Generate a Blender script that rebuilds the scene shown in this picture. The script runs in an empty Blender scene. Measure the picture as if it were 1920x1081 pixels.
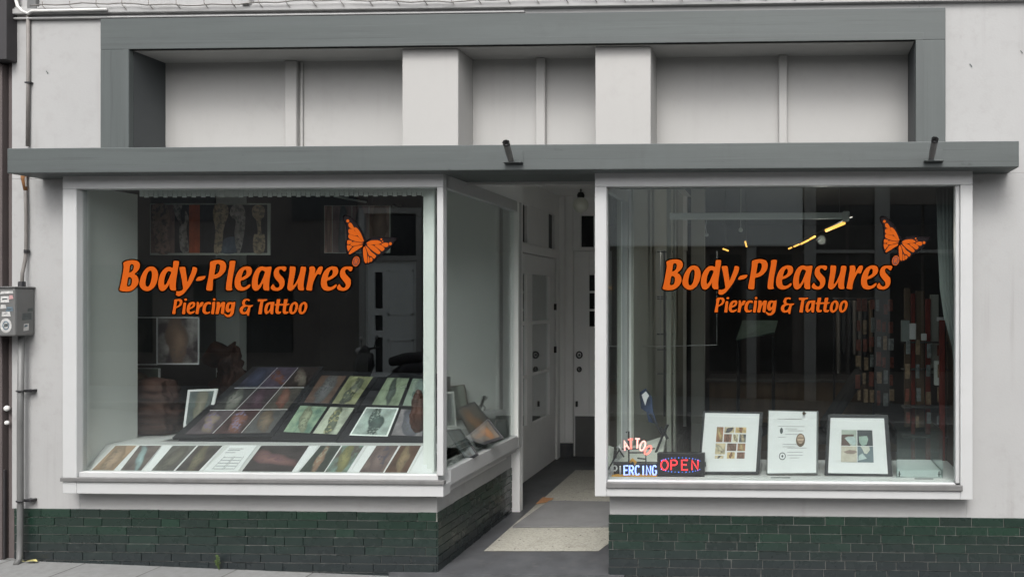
import bpy, bmesh, math, random
from mathutils import Vector, Matrix
from mathutils.geometry import tessellate_polygon
R = random.Random(7)
S = bpy.context.scene
COL = S.collection
# ------------------------------------------------------------------ camera
F, PX, PY, YAW, D, H = 1375.0, 1423.0, 565.0, 0.034, 5.5, 2.06
cam = bpy.data.cameras.new('camera'); co = bpy.data.objects.new('camera', cam); COL.objects.link(co)
co.location = (0, -D, H); co.rotation_euler = (math.pi/2, 0, YAW)
cam.sensor_width = 36; cam.sensor_fit = 'HORIZONTAL'; cam.lens = 36*F/1920
cam.shift_x = (960-PX)/1920; cam.shift_y = (PY-540.5)/1920
cam.clip_start = .05; cam.clip_end = 600
S.camera = co
# ------------------------------------------------------------------ sky and sun
SUN_EL, SUN_AZ = 52.0, -8.0
w = bpy.data.worlds.new('World'); S.world = w; w.use_nodes = True
nt = w.node_tree; bgn = nt.nodes['Background']; sk = nt.nodes.new('ShaderNodeTexSky')
sk.sky_type = 'NISHITA'; sk.sun_disc = False; sk.sun_elevation = math.radians(SUN_EL); sk.sun_rotation = math.radians(180+SUN_AZ)
sk.dust_density = 6; sk.air_density = .6; sk.ozone_density = .6; sk.altitude = 0
hs = nt.nodes.new('ShaderNodeHueSaturation'); hs.inputs['Saturation'].default_value = .25
nt.links.new(sk.outputs[0], hs.inputs['Color']); nt.links.new(hs.outputs[0], bgn.inputs[0])
bgn.inputs[1].default_value = .15
sl = bpy.data.lights.new('sun', 'SUN'); sl.energy = .62; sl.angle = math.radians(18); sl.color = (1, .985, .96)
so = bpy.data.objects.new('sun', sl); COL.objects.link(so); so.location = (0, -20, 30)
so.rotation_euler = (math.radians(90-SUN_EL), 0, math.radians(SUN_AZ))
S.view_settings.view_transform = 'Standard'; S.view_settings.look = 'None'; S.view_settings.exposure = .9; S.view_settings.gamma = 1
S.cycles.max_bounces = 12; S.cycles.diffuse_bounces = 8; S.cycles.transparent_max_bounces = 16; S.cycles.glossy_bounces = 4
# ------------------------------------------------------------------ measuring: a sight line cut with the plane y = Y
CT, ST = math.cos(YAW), math.sin(YAW)
def W(px, py, Y=0.0):
    u = (px-PX)/F; v = (PY-py)/F; t = (Y+D)/(CT+u*ST)
    return Vector((t*(-ST+u*CT), Y, H+t*v))
def X(px, Y=0.0): return W(px, PY, Y).x
def Z(px, py, Y=0.0): return W(px, py, Y).z
def WX(px, py, x):                       # the same, cut with the plane x = const
    u = (px-PX)/F; v = (PY-py)/F; t = x/(-ST+u*CT)
    return Vector((x, t*(CT+u*ST)-D, H+t*v))
# ------------------------------------------------------------------ materials
M = {}
def newmat(name):
    m = bpy.data.materials.new(name); m.use_nodes = True; M[name] = m
    return m, m.node_tree, m.node_tree.nodes['Principled BSDF']
def N(nt, t, **k):
    n = nt.nodes.new(t)
    for a, b in k.items(): setattr(n, a, b)
    return n
def mixc(nt, f, a, b, mode='MIX'):
    n = N(nt, 'ShaderNodeMix', data_type='RGBA', blend_type=mode)
    for s, v in ((n.inputs[0], f), (n.inputs[6], a), (n.inputs[7], b)):
        if hasattr(v, 'node'): nt.links.new(v, s)
        elif isinstance(v, (tuple, list)): s.default_value = (*v[:3], 1)
        else: s.default_value = v
    return n.outputs[2]
def noise(nt, scale, detail=4, rough=.55, vec=None, stretch=None):
    n = N(nt, 'ShaderNodeTexNoise'); n.inputs['Scale'].default_value = scale
    n.inputs['Detail'].default_value = detail; n.inputs['Roughness'].default_value = rough
    if vec is None: vec = N(nt, 'ShaderNodeTexCoord').outputs['Object']
    if stretch:
        mp = N(nt, 'ShaderNodeMapping'); mp.inputs['Scale'].default_value = stretch
        nt.links.new(vec, mp.inputs[0]); vec = mp.outputs[0]
    nt.links.new(vec, n.inputs['Vector'])
    return n.outputs['Fac']
def ramp(nt, fac, p0, p1, c0=(0,0,0), c1=(1,1,1)):
    n = N(nt, 'ShaderNodeValToRGB'); e = n.color_ramp.elements
    e[0].position, e[1].position = p0, p1; e[0].color = (*c0, 1); e[1].color = (*c1, 1)
    nt.links.new(fac, n.inputs[0]); return n.outputs[0]
def bump(nt, p, h, s, d=.002):
    b = N(nt, 'ShaderNodeBump'); b.inputs['Strength'].default_value = s; b.inputs['Distance'].default_value = d
    nt.links.new(h, b.inputs['Height']); nt.links.new(b.outputs[0], p.inputs['Normal'])
def paint(name, c, rough=.5, var=.08, scale=1.2, bs=.15, bscale=90, stretch=None, dirt=0, dirtc=(.12,.11,.09), spec=.5, grain=None):
    m, t, p = newmat(name)
    f = noise(t, scale, 5, .6, stretch=stretch)
    a = tuple(v*(1-var) for v in c); b = tuple(min(1, v*(1+var)) for v in c)
    col = mixc(t, ramp(t, f, .3, .7), a, b)
    if dirt:
        g = noise(t, 9, 8, .7); g2 = noise(t, .9, 3, .5)
        mm = N(t, 'ShaderNodeMath', operation='MULTIPLY'); t.links.new(ramp(t, g, .5, .75), mm.inputs[0]); t.links.new(ramp(t, g2, .35, .7), mm.inputs[1])
        mk = N(t, 'ShaderNodeMath', operation='MULTIPLY'); t.links.new(mm.outputs[0], mk.inputs[0]); mk.inputs[1].default_value = dirt
        col = mixc(t, mk.outputs[0], col, dirtc)
        st1 = noise(t, 5, 4, .6, stretch=(2.2,2.2,.10)); st2 = noise(t, 1.3, 2, .5)
        m2 = N(t, 'ShaderNodeMath', operation='MULTIPLY'); t.links.new(ramp(t, st1, .55, .8), m2.inputs[0]); t.links.new(ramp(t, st2, .45, .65), m2.inputs[1])
        m3 = N(t, 'ShaderNodeMath', operation='MULTIPLY'); t.links.new(m2.outputs[0], m3.inputs[0]); m3.inputs[1].default_value = dirt*1.1
        col = mixc(t, m3.outputs[0], col, dirtc)
        if grain:
            gr = noise(t, 6, 6, .7, stretch=grain); col = mixc(t, ramp(t, gr, .56, .66, c1=(.5,.5,.5)), col, tuple(v*.55 for v in c))
            gr = noise(t, 9, 6, .7, stretch=grain); col = mixc(t, ramp(t, gr, .60, .66, c1=(.3,.3,.3)), col, tuple(v*1.5 for v in c))
    t.links.new(col, p.inputs['Base Color'])
    p.inputs['Roughness'].default_value = rough; p.inputs['Specular IOR Level'].default_value = spec
    if bs: bump(t, p, noise(t, bscale, 4, .6, stretch=stretch), bs)
    return m
paint('plaster', (.342,.343,.340), .85, .05, .8, .4, 60, dirt=.3)
paint('plaster_fine', (.37,.366,.355), .75, .03, .8, .15, 60, dirt=.12)
paint('frame_white', (.445,.452,.452), .38, .03, 2, .05, 40, dirt=.12)
paint('door_white', (.86,.86,.85), .4, .03, 2, .05, 40, dirt=.1)
paint('grey_paint', (.070,.081,.080), .6, .1, 2.2, .35, 14, stretch=(.25,1,3.5), dirt=.25, dirtc=(.04,.042,.042), grain=(.10,1,7))
paint('grey_paint_upright', (.070,.081,.080), .6, .1, 2.2, .35, 14, stretch=(3.5,1,.25), dirt=.25, dirtc=(.04,.042,.042), grain=(7,1,.1))
paint('grey_reveal', (.06,.066,.069), .6, .08, 2, .2, 30)
paint('grey_metal', (.12,.122,.12), .45, .12, 6, .1, 60, dirt=.4)
paint('zinc', (.14,.14,.138), .5, .15, 8, .1, 60, dirt=.3)
paint('dark_frame', (.02,.02,.023), .35, .2, 5, .05, 60)
paint('black', (.012,.012,.014), .45, .2, 5, 0)
paint('vinyl_black', (.008,.006,.007), .8, .1, 5, 0, spec=.1)
paint('vinyl_orange', (.39,.070,.004), .8, .06, 6, 0, spec=.1)
paint('vinyl_brown', (.11,.018,.008), .5, .1, 30, 0)
paint('card_white', (.70,.70,.705), .7, .02, 3, .03, 60)
paint('display_white', (.56,.56,.555), .6, .03, 3, .08, 40)
paint('display_wall', (.80,.81,.78), .6, .03, 1, .08, 40)
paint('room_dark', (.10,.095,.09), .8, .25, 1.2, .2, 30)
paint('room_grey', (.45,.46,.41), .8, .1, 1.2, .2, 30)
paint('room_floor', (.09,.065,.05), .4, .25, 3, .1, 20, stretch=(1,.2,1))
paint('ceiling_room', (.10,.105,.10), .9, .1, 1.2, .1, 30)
paint('wood_red', (.22,.03,.018), .45, .25, 6, .1, 40, stretch=(1,1,.15))
paint('garment_red', (.07,.025,.02), .8, .3, 6, 0)
paint('wood_brown', (.13,.085,.05), .5, .3, 6, .1, 40, stretch=(1,1,.15))
paint('bark', (.05,.021,.014), .8, .6, 5, 1, 22, stretch=(.5,.5,4))
paint('leaf_brown', (.07,.028,.018), .6, .6, 7, .5, 20)
paint('steel', (.45,.45,.45), .3, .1, 5, 0)
M['steel'].node_tree.nodes['Principled BSDF'].inputs['Metallic'].default_value = .8
paint('rubber', (.03,.03,.032), .85, .25, 8, .5, 200)
paint('mat_grey', (.17,.17,.17), .95, .12, 5, .8, 350)
paint('tile_floor_dark', (.07,.073,.078), .5, .25, 5, .15, 60, dirt=.35, dirtc=(.17,.16,.15))
paint('asphalt', (.10,.10,.10), .9, .2, 4, .6, 90)
paint('kerb', (.28,.28,.27), .85, .1, 5, .3, 60)
paint('neighbour', (.085,.07,.068), .8, .15, 1.5, .3, 40, dirt=.3)
paint('neighbour_dark', (.03,.028,.03), .7, .2, 1.5, .2, 40)
paint('pack_red', (.20,.055,.035), .5, .5, 30, 0)
paint('pack_tan', (.30,.21,.13), .5, .4, 30, 0)
paint('pack_grey', (.22,.24,.24), .5, .4, 30, 0)
paint('green_sheet', (.09,.13,.11), .6, .3, 5, 0)
paint('opp_dark', (.15,.135,.125), .85, .2, 1.2, .3, 40)
paint('opp_light', (.75,.78,.76), .85, .06, 1, .2, 40)
paint('opp_column', (.36,.36,.34), .8, .08, 1, .2, 40)
paint('opp_window', (.02,.022,.025), .12, .2, 2, 0)
paint('rust', (.2,.09,.03), .8, .4, 20, .3, 80)
paint('cable', (.16,.15,.14), .6, .2, 10, 0)
paint('cable_white', (.6,.6,.58), .6, .1, 10, 0)
paint('weed', (.07,.11,.03), .7, .3, 20, 0)
paint('leaf_yellow', (.35,.32,.12), .6, .3, 30, 0)
paint('orange_mat', (.4,.2,.09), .8, .2, 12, .2, 60)
paint('curtain', (.26,.29,.28), .9, .05, 3, .1, 30)
paint('tin_yellow', (.5,.25,.03), .5, .2, 20, 0)
paint('tube_off', (.45,.45,.44), .3, .1, 20, 0)
paint('sticker_white', (.45,.45,.44), .6, .3, 45, 0, dirt=.7)
paint('sticker_pink', (.42,.25,.25), .5, .2, 30, 0)
paint('sticker_blue', (.10,.14,.17), .5, .4, 40, 0)
paint('sticker_dark', (.06,.07,.07), .5, .3, 30, 0)
paint('skin_print', (.42,.30,.22), .5, .3, 9, 0)
paint('blue_cloth', (.03,.045,.09), .8, .9, 12, .1, 40)
paint('scooter_paint', (.02,.02,.024), .2, .1, 3, 0)
paint('globe', (.75,.77,.68), .3, .05, 3, 0)
paint('lit_panel', (.78,.82,.79), .5, .05, 3, 0)
def emis(name, c, s):
    m, t, p = newmat(name); p.inputs['Base Color'].default_value = (*c, 1)
    p.inputs['Emission Color'].default_value = (*c, 1); p.inputs['Emission Strength'].default_value = s
emis('neon_red', (1,.16,.13), 1.3); emis('neon_pink', (1,.42,.38), 1.1); emis('neon_blue', (.30,.40,1), 1.2); emis('led_red', (1,.03,.04), 1.0)
emis('led_blue', (.06,.22,1), 1.0); emis('halogen', (1,.50,.10), 1.1); emis('halogen_white', (1,.85,.65), 4.0)
def glass(name, tint=(.93,.96,.95), k=2.0, rough=0.0):
    m, t, p = newmat(name); t.nodes.remove(p)
    tr = N(t, 'ShaderNodeBsdfTransparent'); tr.inputs[0].default_value = (*tint, 1)
    gl = N(t, 'ShaderNodeBsdfGlossy'); gl.inputs['Roughness'].default_value = rough; gl.inputs['Color'].default_value = (.95,.97,.97,1)
    fr = N(t, 'ShaderNodeFresnel'); fr.inputs['IOR'].default_value = 1.5
    gm = N(t, 'ShaderNodeNewGeometry'); io = N(t, 'ShaderNodeMapRange'); io.inputs[3].default_value = 1.5; io.inputs[4].default_value = 1/1.5
    t.links.new(gm.outputs['Backfacing'], io.inputs[0]); t.links.new(io.outputs[0], fr.inputs['IOR'])
    mu = N(t, 'ShaderNodeMath', operation='MULTIPLY', use_clamp=True); mu.inputs[1].default_value = k
    t.links.new(fr.outputs[0], mu.inputs[0])
    mx = N(t, 'ShaderNodeMixShader'); t.links.new(mu.outputs[0], mx.inputs[0]); t.links.new(tr.outputs[0], mx.inputs[1]); t.links.new(gl.outputs[0], mx.inputs[2])
    t.links.new(mx.outputs[0], t.nodes['Material Output'].inputs['Surface'])
glass('window_glass', (.94,.97,.96), 2.6); glass('clear_glass', (.92,.96,.95), 1.5)
glass('picture_glass', (.97,.97,.97), 1.0)
# glazed dark green wall tiles: each tile its own tone
m, t, p = newmat('green_tile')
gi = N(t, 'ShaderNodeNewGeometry')
cr = N(t, 'ShaderNodeValToRGB'); e = cr.color_ramp.elements
e[0].position = 0; e[0].color = (.009,.020,.015,1); e[1].position = 1; e[1].color = (.014,.034,.023,1)
for ps, c in ((.25,(.011,.027,.019)), (.45,(.009,.023,.016)), (.6,(.012,.022,.018)), (.8,(.010,.030,.019))):
    q = e.new(ps); q.color = (*c, 1)
t.links.new(gi.outputs['Random Per Island'], cr.inputs[0])
oc = N(t, 'ShaderNodeTexCoord'); sx = N(t, 'ShaderNodeSeparateXYZ'); t.links.new(oc.outputs['Object'], sx.inputs[0])
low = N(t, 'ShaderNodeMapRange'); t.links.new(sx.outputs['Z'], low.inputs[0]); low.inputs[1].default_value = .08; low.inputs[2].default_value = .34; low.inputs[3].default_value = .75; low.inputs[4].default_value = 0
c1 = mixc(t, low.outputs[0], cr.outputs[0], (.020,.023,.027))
g1 = noise(t, 14, 8, .75)
c2 = mixc(t, ramp(t, g1, .57, .72, c1=(.35,.35,.35)), c1, (.07,.075,.07))
g2 = noise(t, 60, 4, .6)
c3 = mixc(t, ramp(t, g2, .73, .77), c2, (.32,.30,.27))
t.links.new(c3, p.inputs['Base Color'])
t.links.new(ramp(t, noise(t, 7, 5), .3, .7, (.14,.14,.14), (.45,.45,.45)), p.inputs['Roughness'])
bump(t, p, noise(t, 9, 3), .5, .006)
paint('mortar', (.26,.255,.24), .95, .3, 14, .5, 120, dirt=.5, dirtc=(.05,.05,.045))
# pale speckled terrazzo
m, t, p = newmat('terrazzo')
vo = N(t, 'ShaderNodeTexVoronoi'); vo.inputs['Scale'].default_value = 75; t.links.new(N(t, 'ShaderNodeTexCoord').outputs['Object'], vo.inputs['Vector'])
cr = N(t, 'ShaderNodeValToRGB'); e = cr.color_ramp.elements; cr.color_ramp.interpolation = 'CONSTANT'
e[0].position = 0; e[0].color = (.36,.35,.30,1); e[1].position = .92; e[1].color = (.06,.055,.05,1)
for ps, c in ((.3,(.37,.36,.31)), (.55,(.30,.29,.25)), (.8,(.41,.40,.36))):
    q = e.new(ps); q.color = (*c, 1)
t.links.new(vo.outputs['Color'], cr.inputs[0])
col = mixc(t, ramp(t, noise(t, 6, 6, .65), .55, .75, c1=(.5,.5,.5)), cr.outputs[0], (.13,.12,.10))
t.links.new(col, p.inputs['Base Color']); p.inputs['Roughness'].default_value = .5
# pavement slabs
m, t, p = newmat('paving')
br = N(t, 'ShaderNodeTexBrick'); tc = N(t, 'ShaderNodeTexCoord'); t.links.new(tc.outputs['Object'], br.inputs['Vector'])
br.inputs['Scale'].default_value = 1; br.inputs['Brick Width'].default_value = .6; br.inputs['Row Height'].default_value = .4
br.inputs['Mortar Size'].default_value = .006; br.inputs['Color1'].default_value = (.21,.215,.21,1); br.inputs['Color2'].default_value = (.17,.175,.175,1); br.inputs['Mortar'].default_value = (.05,.05,.045,1)
col = mixc(t, ramp(t, noise(t, 18, 8, .7), .4, .75, c1=(.6,.6,.6)), br.outputs[0], (.11,.11,.105))
t.links.new(col, p.inputs['Base Color']); p.inputs['Roughness'].default_value = .85
bump(t, p, noise(t, 120, 5), .5)
# photographic prints: a limb or figure across a ground, inked with a pattern
PN = [0]
def pic(bg, fg, ink, ang=0, wd=.22, bend=.2, bg2=None, inkscale=11, off=.5, inkamt=.7, ln=.56):
    PN[0] += 1
    m, t, p = newmat('print_%d' % PN[0]); sd = R.uniform(0, 50)
    uv = N(t, 'ShaderNodeTexCoord').outputs['UV']
    mp = N(t, 'ShaderNodeMapping'); mp.inputs['Location'].default_value = (-.5,-.5,0); t.links.new(uv, mp.inputs[0])
    mr = N(t, 'ShaderNodeMapping'); mr.inputs['Rotation'].default_value = (0,0,math.radians(ang)); mr.inputs['Location'].default_value = (0,0,sd); t.links.new(mp.outputs[0], mr.inputs[0])
    n1 = N(t, 'ShaderNodeTexNoise'); n1.inputs['Scale'].default_value = 2.2; n1.inputs['Detail'].default_value = 1; t.links.new(mr.outputs[0], n1.inputs['Vector'])
    sp = N(t, 'ShaderNodeSeparateXYZ'); t.links.new(mr.outputs[0], sp.inputs[0])
    a = N(t, 'ShaderNodeMath', operation='MULTIPLY_ADD'); t.links.new(n1.outputs['Fac'], a.inputs[0]); a.inputs[1].default_value = bend*2; a.inputs[2].default_value = -bend + (off-.5)
    b = N(t, 'ShaderNodeMath', operation='ADD'); t.links.new(sp.outputs['X'], b.inputs[0]); t.links.new(a.outputs[0], b.inputs[1])
    b2 = N(t, 'ShaderNodeMath', operation='MULTIPLY'); t.links.new(b.outputs[0], b2.inputs[0]); t.links.new(b.outputs[0], b2.inputs[1])
    y1 = N(t, 'ShaderNodeMath', operation='MULTIPLY'); t.links.new(sp.outputs['Y'], y1.inputs[0]); y1.inputs[1].default_value = wd/ln
    y2 = N(t, 'ShaderNodeMath', operation='MULTIPLY_ADD'); t.links.new(y1.outputs[0], y2.inputs[0]); t.links.new(y1.outputs[0], y2.inputs[1]); t.links.new(b2.outputs[0], y2.inputs[2])
    c = N(t, 'ShaderNodeMath', operation='SQRT'); t.links.new(y2.outputs[0], c.inputs[0])
    mask = ramp(t, c.outputs[0], max(0, wd-.02), wd+.03, (1,1,1), (0,0,0))
    cen = ramp(t, c.outputs[0], 0, wd, (1,1,1), (.45,.45,.45))
    def nz(s, dd=3):
        q = N(t, 'ShaderNodeTexNoise'); q.inputs['Scale'].default_value = s; q.inputs['Detail'].default_value = dd; t.links.new(mr.outputs[0], q.inputs['Vector']); return q.outputs['Fac']
    fgc = mixc(t, 1, mixc(t, nz(5), tuple(v*.75 for v in fg), fg), cen, 'MULTIPLY')
    inkm = ramp(t, nz(inkscale, 4), .52, .57, (0,0,0), (inkamt,)*3)
    inkb = ramp(t, nz(2.2, 1), .40, .55)
    ik = N(t, 'ShaderNodeMath', operation='MULTIPLY'); t.links.new(inkm, ik.inputs[0]); t.links.new(inkb, ik.inputs[1])
    fgc = mixc(t, ik.outputs[0], fgc, ink)
    bgc = mixc(t, ramp(t, nz(2.5, 3), .4, .65), bg, bg2 or tuple(v*.6 for v in bg))
    t.links.new(mixc(t, mask, bgc, fgc), p.inputs['Base Color']); p.inputs['Roughness'].default_value = .35
    return m.name
# ------------------------------------------------------------------ builders
class MB:
    def __init__(s): s.v = []; s.f = []; s.u = []; s.m = []; s.mi = 0; s.smooth = False
    def vs(s, pts): n = len(s.v); s.v += [Vector(q) for q in pts]; return n
    def face(s, idx, uv=None): s.f.append(tuple(idx)); s.u.append(uv); s.m.append(s.mi); return s
    def quad(s, a, b, c, d, uv=True):
        n = s.vs((a, b, c, d)); return s.face((n, n+1, n+2, n+3), [(0,0),(1,0),(1,1),(0,1)] if uv else None)
    def box(s, x0, x1, y0, y1, z0, z1):
        x0, x1 = sorted((x0, x1)); y0, y1 = sorted((y0, y1)); z0, z1 = sorted((z0, z1))
        n = s.vs([(x,y,z) for z in (z0,z1) for y in (y0,y1) for x in (x0,x1)])
        for f in ((0,2,3,1),(4,5,7,6),(0,1,5,4),(2,6,7,3),(0,4,6,2),(1,3,7,5)): s.face([n+i for i in f])
        return s
    def slab(s, a, b, c, d, th):       # quad a b c d (front face, counter-clockwise) thickened away from its normal
        a, b, c, d = map(Vector, (a, b, c, d)); nn = (b-a).cross(d-a).normalized()*-th
        n = s.vs((a,b,c,d,a+nn,b+nn,c+nn,d+nn))
        s.face((n,n+1,n+2,n+3), [(0,0),(1,0),(1,1),(0,1)])
        for f in ((4,7,6,5),(0,4,5,1),(1,5,6,2),(2,6,7,3),(3,7,4,0)): s.face([n+i for i in f])
        return s
    def tube(s, pts, r, k=8, caps=True, closed=False):
        pts = [Vector(q) for q in pts]; rs = r if isinstance(r, (list, tuple)) else [r]*len(pts)
        prev = None; rings = []; L = len(pts)
        for i, q in enumerate(pts):
            if closed: tg = pts[(i+1) % L]-pts[i-1]
            else: tg = pts[min(i+1, L-1)]-pts[max(i-1, 0)]
            tg = tg.normalized() if tg.length > 1e-9 else Vector((0,0,1))
            if prev is None:
                up = Vector((0,0,1)) if abs(tg.z) < .9 else Vector((1,0,0)); a = tg.cross(up).normalized()
            else: a = (prev-tg*prev.dot(tg)).normalized()
            prev = a; b = tg.cross(a)
            rings.append(s.vs([q+(a*math.cos(2*math.pi*j/k)+b*math.sin(2*math.pi*j/k))*rs[i] for j in range(k)]))
        for i in range(L if closed else L-1):
            A, B = rings[i], rings[(i+1) % L]
            for j in range(k): s.face((A+j, A+(j+1)%k, B+(j+1)%k, B+j))
        if caps and not closed: s.face([rings[0]+j for j in reversed(range(k))]); s.face([rings[-1]+j for j in range(k)])
        return s
    def ball(s, c, r, k=14, sc=(1,1,1)):
        c = Vector(c); rows = []
        for i in range(k//2+1):
            th = math.pi*i/(k//2)
            rows.append(s.vs([c+Vector((math.sin(th)*math.cos(2*math.pi*j/k)*sc[0], math.sin(th)*math.sin(2*math.pi*j/k)*sc[1], math.cos(th)*sc[2]))*r for j in range(k)]))
        for i in range(k//2):
            for j in range(k): s.face((rows[i]+j, rows[i+1]+j, rows[i+1]+(j+1)%k, rows[i]+(j+1)%k))
        return s
    def build(s, name, mats, parent=None, bevel=0, smooth=False):
        me = bpy.data.meshes.new(name); off = parent['_b'] if parent is not None else (0,0,0); off = Vector(off)
        me.from_pydata([q-off for q in s.v], [], s.f)
        for mn in ([mats] if isinstance(mats, str) else mats): me.materials.append(M[mn])
        ul = me.uv_layers.new(name='uv')
        li = 0
        for i, f in enumerate(s.f):
            me.polygons[i].material_index = s.m[i]; me.polygons[i].use_smooth = smooth
            for j in range(len(f)):
                if s.u[i]: ul.data[li+j].uv = s.u[i][j]
            li += len(f)
        me.validate(); me.update()
        o = bpy.data.objects.new(name, me); COL.objects.link(o); o['_b'] = tuple(off)
        if parent is not None: o.parent = parent
        if bevel:
            b = o.modifiers.new('bevel', 'BEVEL'); b.width = bevel; b.segments = 2; b.limit_method = 'ANGLE'; b.angle_limit = math.radians(40)
        return o
def thing(name, label, cat, loc=(0,0,0), group=None):
    o = bpy.data.objects.new(name, None); COL.objects.link(o); o.location = loc; o.empty_display_size = .1
    o['label'] = label; o['category'] = cat; o['_b'] = tuple(loc)
    if group: o['group'] = group
    return o
def tag(o, label, cat, group=None):
    o['label'] = label; o['category'] = cat
    if group: o['group'] = group
    return o
def struct(o, kind='structure'): o['kind'] = kind; return o
def each(name, mat, parent, boxes, bevel=0):
    return [MB().box(*a).build(name, mat, parent, bevel) for a in boxes]
def B(name, mat, parent, *a, bevel=0): return MB().box(*a).build(name, mat, parent, bevel)
def lerp(a, b, t): return a+(b-a)*t
def quadpt(q, u, v): return lerp(lerp(q[0], q[1], u), lerp(q[3], q[2], u), v)   # q = bl, br, tr, tl
def sub(q, u0, v0, u1, v1, lift=.003):
    n = (q[1]-q[0]).cross(q[3]-q[0]).normalized()*lift
    return [quadpt(q, u, v)+n for u, v in ((u0,v0),(u1,v0),(u1,v1),(u0,v1))]
# ------------------------------------------------------------------ ground
def g(x): return .045-.028*(max(-9, min(9, x))+5.63)
def sheet(name, mat, y0, y1, dz, xs=(-250,-9,-2.6,9,250)):
    b = MB()
    for i in range(len(xs)-1):
        a, c = xs[i], xs[i+1]
        b.quad((a,y0,g(a)+dz), (c,y0,g(c)+dz), (c,y1,g(c)+dz), (a,y1,g(a)+dz), False)
    return b
struct(sheet('ground','asphalt',-250,250,-.22).build('ground','asphalt'))
struct(sheet('road','asphalt',-8.2,-2.4,-.13).build('road','asphalt'))
b = sheet('pavement','paving',-2.25,.03,0); struct(b.build('pavement','paving'))
b = MB()
for y0, y1 in ((-2.4,-2.25), (-8.35,-8.2)):
    for a, c in ((-250,-9),(-9,9),(9,250)):
        b.slab((a,y0,g(a)+.004),(c,y0,g(c)+.004),(c,y1,g(c)+.004),(a,y1,g(a)+.004), .15)
struct(b.build('kerb','kerb'))
struct(sheet('far_pavement','paving',-10.9,-8.35,0).build('far_pavement','paving'))
# ------------------------------------------------------------------ the shop building
shop = thing('shop_building', 'white plastered tattoo shop with grey canopy, two big display windows and green tiled base', 'building', (0,0,0))
XL, XR = X(22), 3.6
YB = -.12                       # front of the projecting window boxes
zt = Z(450,957)                 # top of tiled base
ztop = 5.2
zc0, zc1 = Z(960,319,-.26), Z(960,271,-.26)   # canopy
fr_x0, fr_x1 = X(188,-.04), X(1773,-.04)
in_x0, in_x1 = X(242,-.04), X(1717,-.04)
fz1, fz0 = Z(960,25,-.04), Z(960,84,-.04)
bx0, bx1 = X(117,YB), X(831,YB)              # left window box
rx0, rx1 = X(1115,YB), X(1824,YB)            # right window box
bz1 = Z(470,327,YB); bzs = Z(470,905,YB); bz0 = Z(470,928,YB)
rz0, rz1 = Z(1450,933,YB), Z(1450,321,YB)
XE0, XE1 = -2.64, X(1143)                    # sides of the entrance passage at the base
CE = 3.42
# front wall pieces
b = MB()
b.box(XL, bx0+.02, 0, .25, zt, zc0)                         # left pier
b.box(XL, in_x0-.03, 0, .25, zc0, ztop)
b.box(in_x1+.03, XR, 0, .25, zc0, ztop)
b.box(in_x0-.03, in_x1+.03, 0, .25, fz1-.03, ztop)
b.box(rx1-.02, XR, 0, .25, zt, zc0)
b.box(bx0+.02, XE0, 0, .25, zt, bz0+.03)                    # under the left box
b.box(XE1, rx1-.02, 0, .25, zt, rz0+.03)
b.build('plaster_wall', 'plaster', shop, .004)
# grey frame round the niche
b = MB()
b.box(fr_x0, fr_x1, -.04, 0, fz0, fz1)
b.build('niche_frame', 'grey_paint', shop, .004)
B('frame_lip', 'grey_paint', shop, in_x0-.055, in_x1+.055, -.043, -.038, fz0+.001, fz0+.055, bevel=.001)
each('frame_lip', 'grey_paint_upright', shop, [(in_x0-.055, in_x0-.001, -.043, -.038, zc1-.1, fz0), (in_x1+.001, in_x1+.055, -.043, -.038, zc1-.1, fz0)], .001)
each('niche_frame', 'grey_paint_upright', shop, [(fr_x0, in_x0, -.04, 0, zc1-.1, fz0), (in_x1, fr_x1, -.04, 0, zc1-.1, fz0)], .004)
each('niche_reveal', 'grey_reveal', shop, [(in_x0-.03, in_x0+.002, .0, .29, zc1-.1, fz0), (in_x1-.002, in_x1+.03, .0, .29, zc1-.1, fz0)])
B('niche_soffit', 'plaster_fine', shop, in_x0+.004, in_x1-.004, -.03, .29, fz0-.0, fz0+.06)
B('niche_back', 'plaster_fine', shop, in_x0-.03, in_x1+.03, .29, .34, zc1-.2, fz1)
for a, c in ((754,859),(1116,1220)):
    b = MB(); b.box(X(a,.02), X(c,.02), .02, .289, zc1-.1, fz0-.002); b.build('pillar', 'plaster_fine', shop, .006)
for a, c, fl in ((534,556,1),(1004,1022,0),(1460,1476,0)):
    b = MB(); b.box(X(a,.25), X(c,.25), .245, .289, zc1-.1, fz0-.002)
    if fl: b.box(X(563,.27), X(567,.27), .27, .289, zc1-.1, fz0-.002)
    b.build('mullion', 'plaster_fine', shop, .018 if fl else .01)
# canopy
cx0, cx1 = X(13,-.26), X(1911,-.26)
b = MB(); b.box(cx0, cx1, -.26, -.001, zc0, zc1); b.box(XE0-.3, XE1+.3, -.001, .28, zc0+.003, zc0+.2)
b.box(in_x0-.03, in_x1+.03, -.001, .4, zc1-.12, zc1-.004)
b.build('canopy', 'grey_paint', shop, .006)
# chipped paint along the canopy
for px, py, sz in ((1041,279,1.6),(1052,281,1),(1131,305,.9),(1356,303,1),(1803,301,1.2),(1806,306,2.2),(1818,307,2),(1841,307,1),(455,291,.9),(580,317,1.2),(842,317,1.3),(1500,309,.8)):
    c = W(px, py, -.2625); b = MB(); n = b.vs([c+Vector((a_*.004*sz*R.uniform(.6,1.4), 0, h_*.003*sz*R.uniform(.6,1.4))) for a_, h_ in ((-2,0),(-1,1),(0,.6),(1.2,1.2),(2,0),(1,-1),(-.5,-.8))]); b.face(range(n,n+7)); b.build('paint_chip', 'sticker_dark', shop)
# moulding along the top
b = MB(); zz = Z(960,14); b.box(XL, XR, -.035, 0, zz-.012, zz+.03); b.box(XL, XR, -.02, 0, zz+.03, zz+.05); b.box(XL, X(985), -.028, 0, zz-.05, zz-.035)
b.build('moulding', 'plaster', shop, .006)
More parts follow.
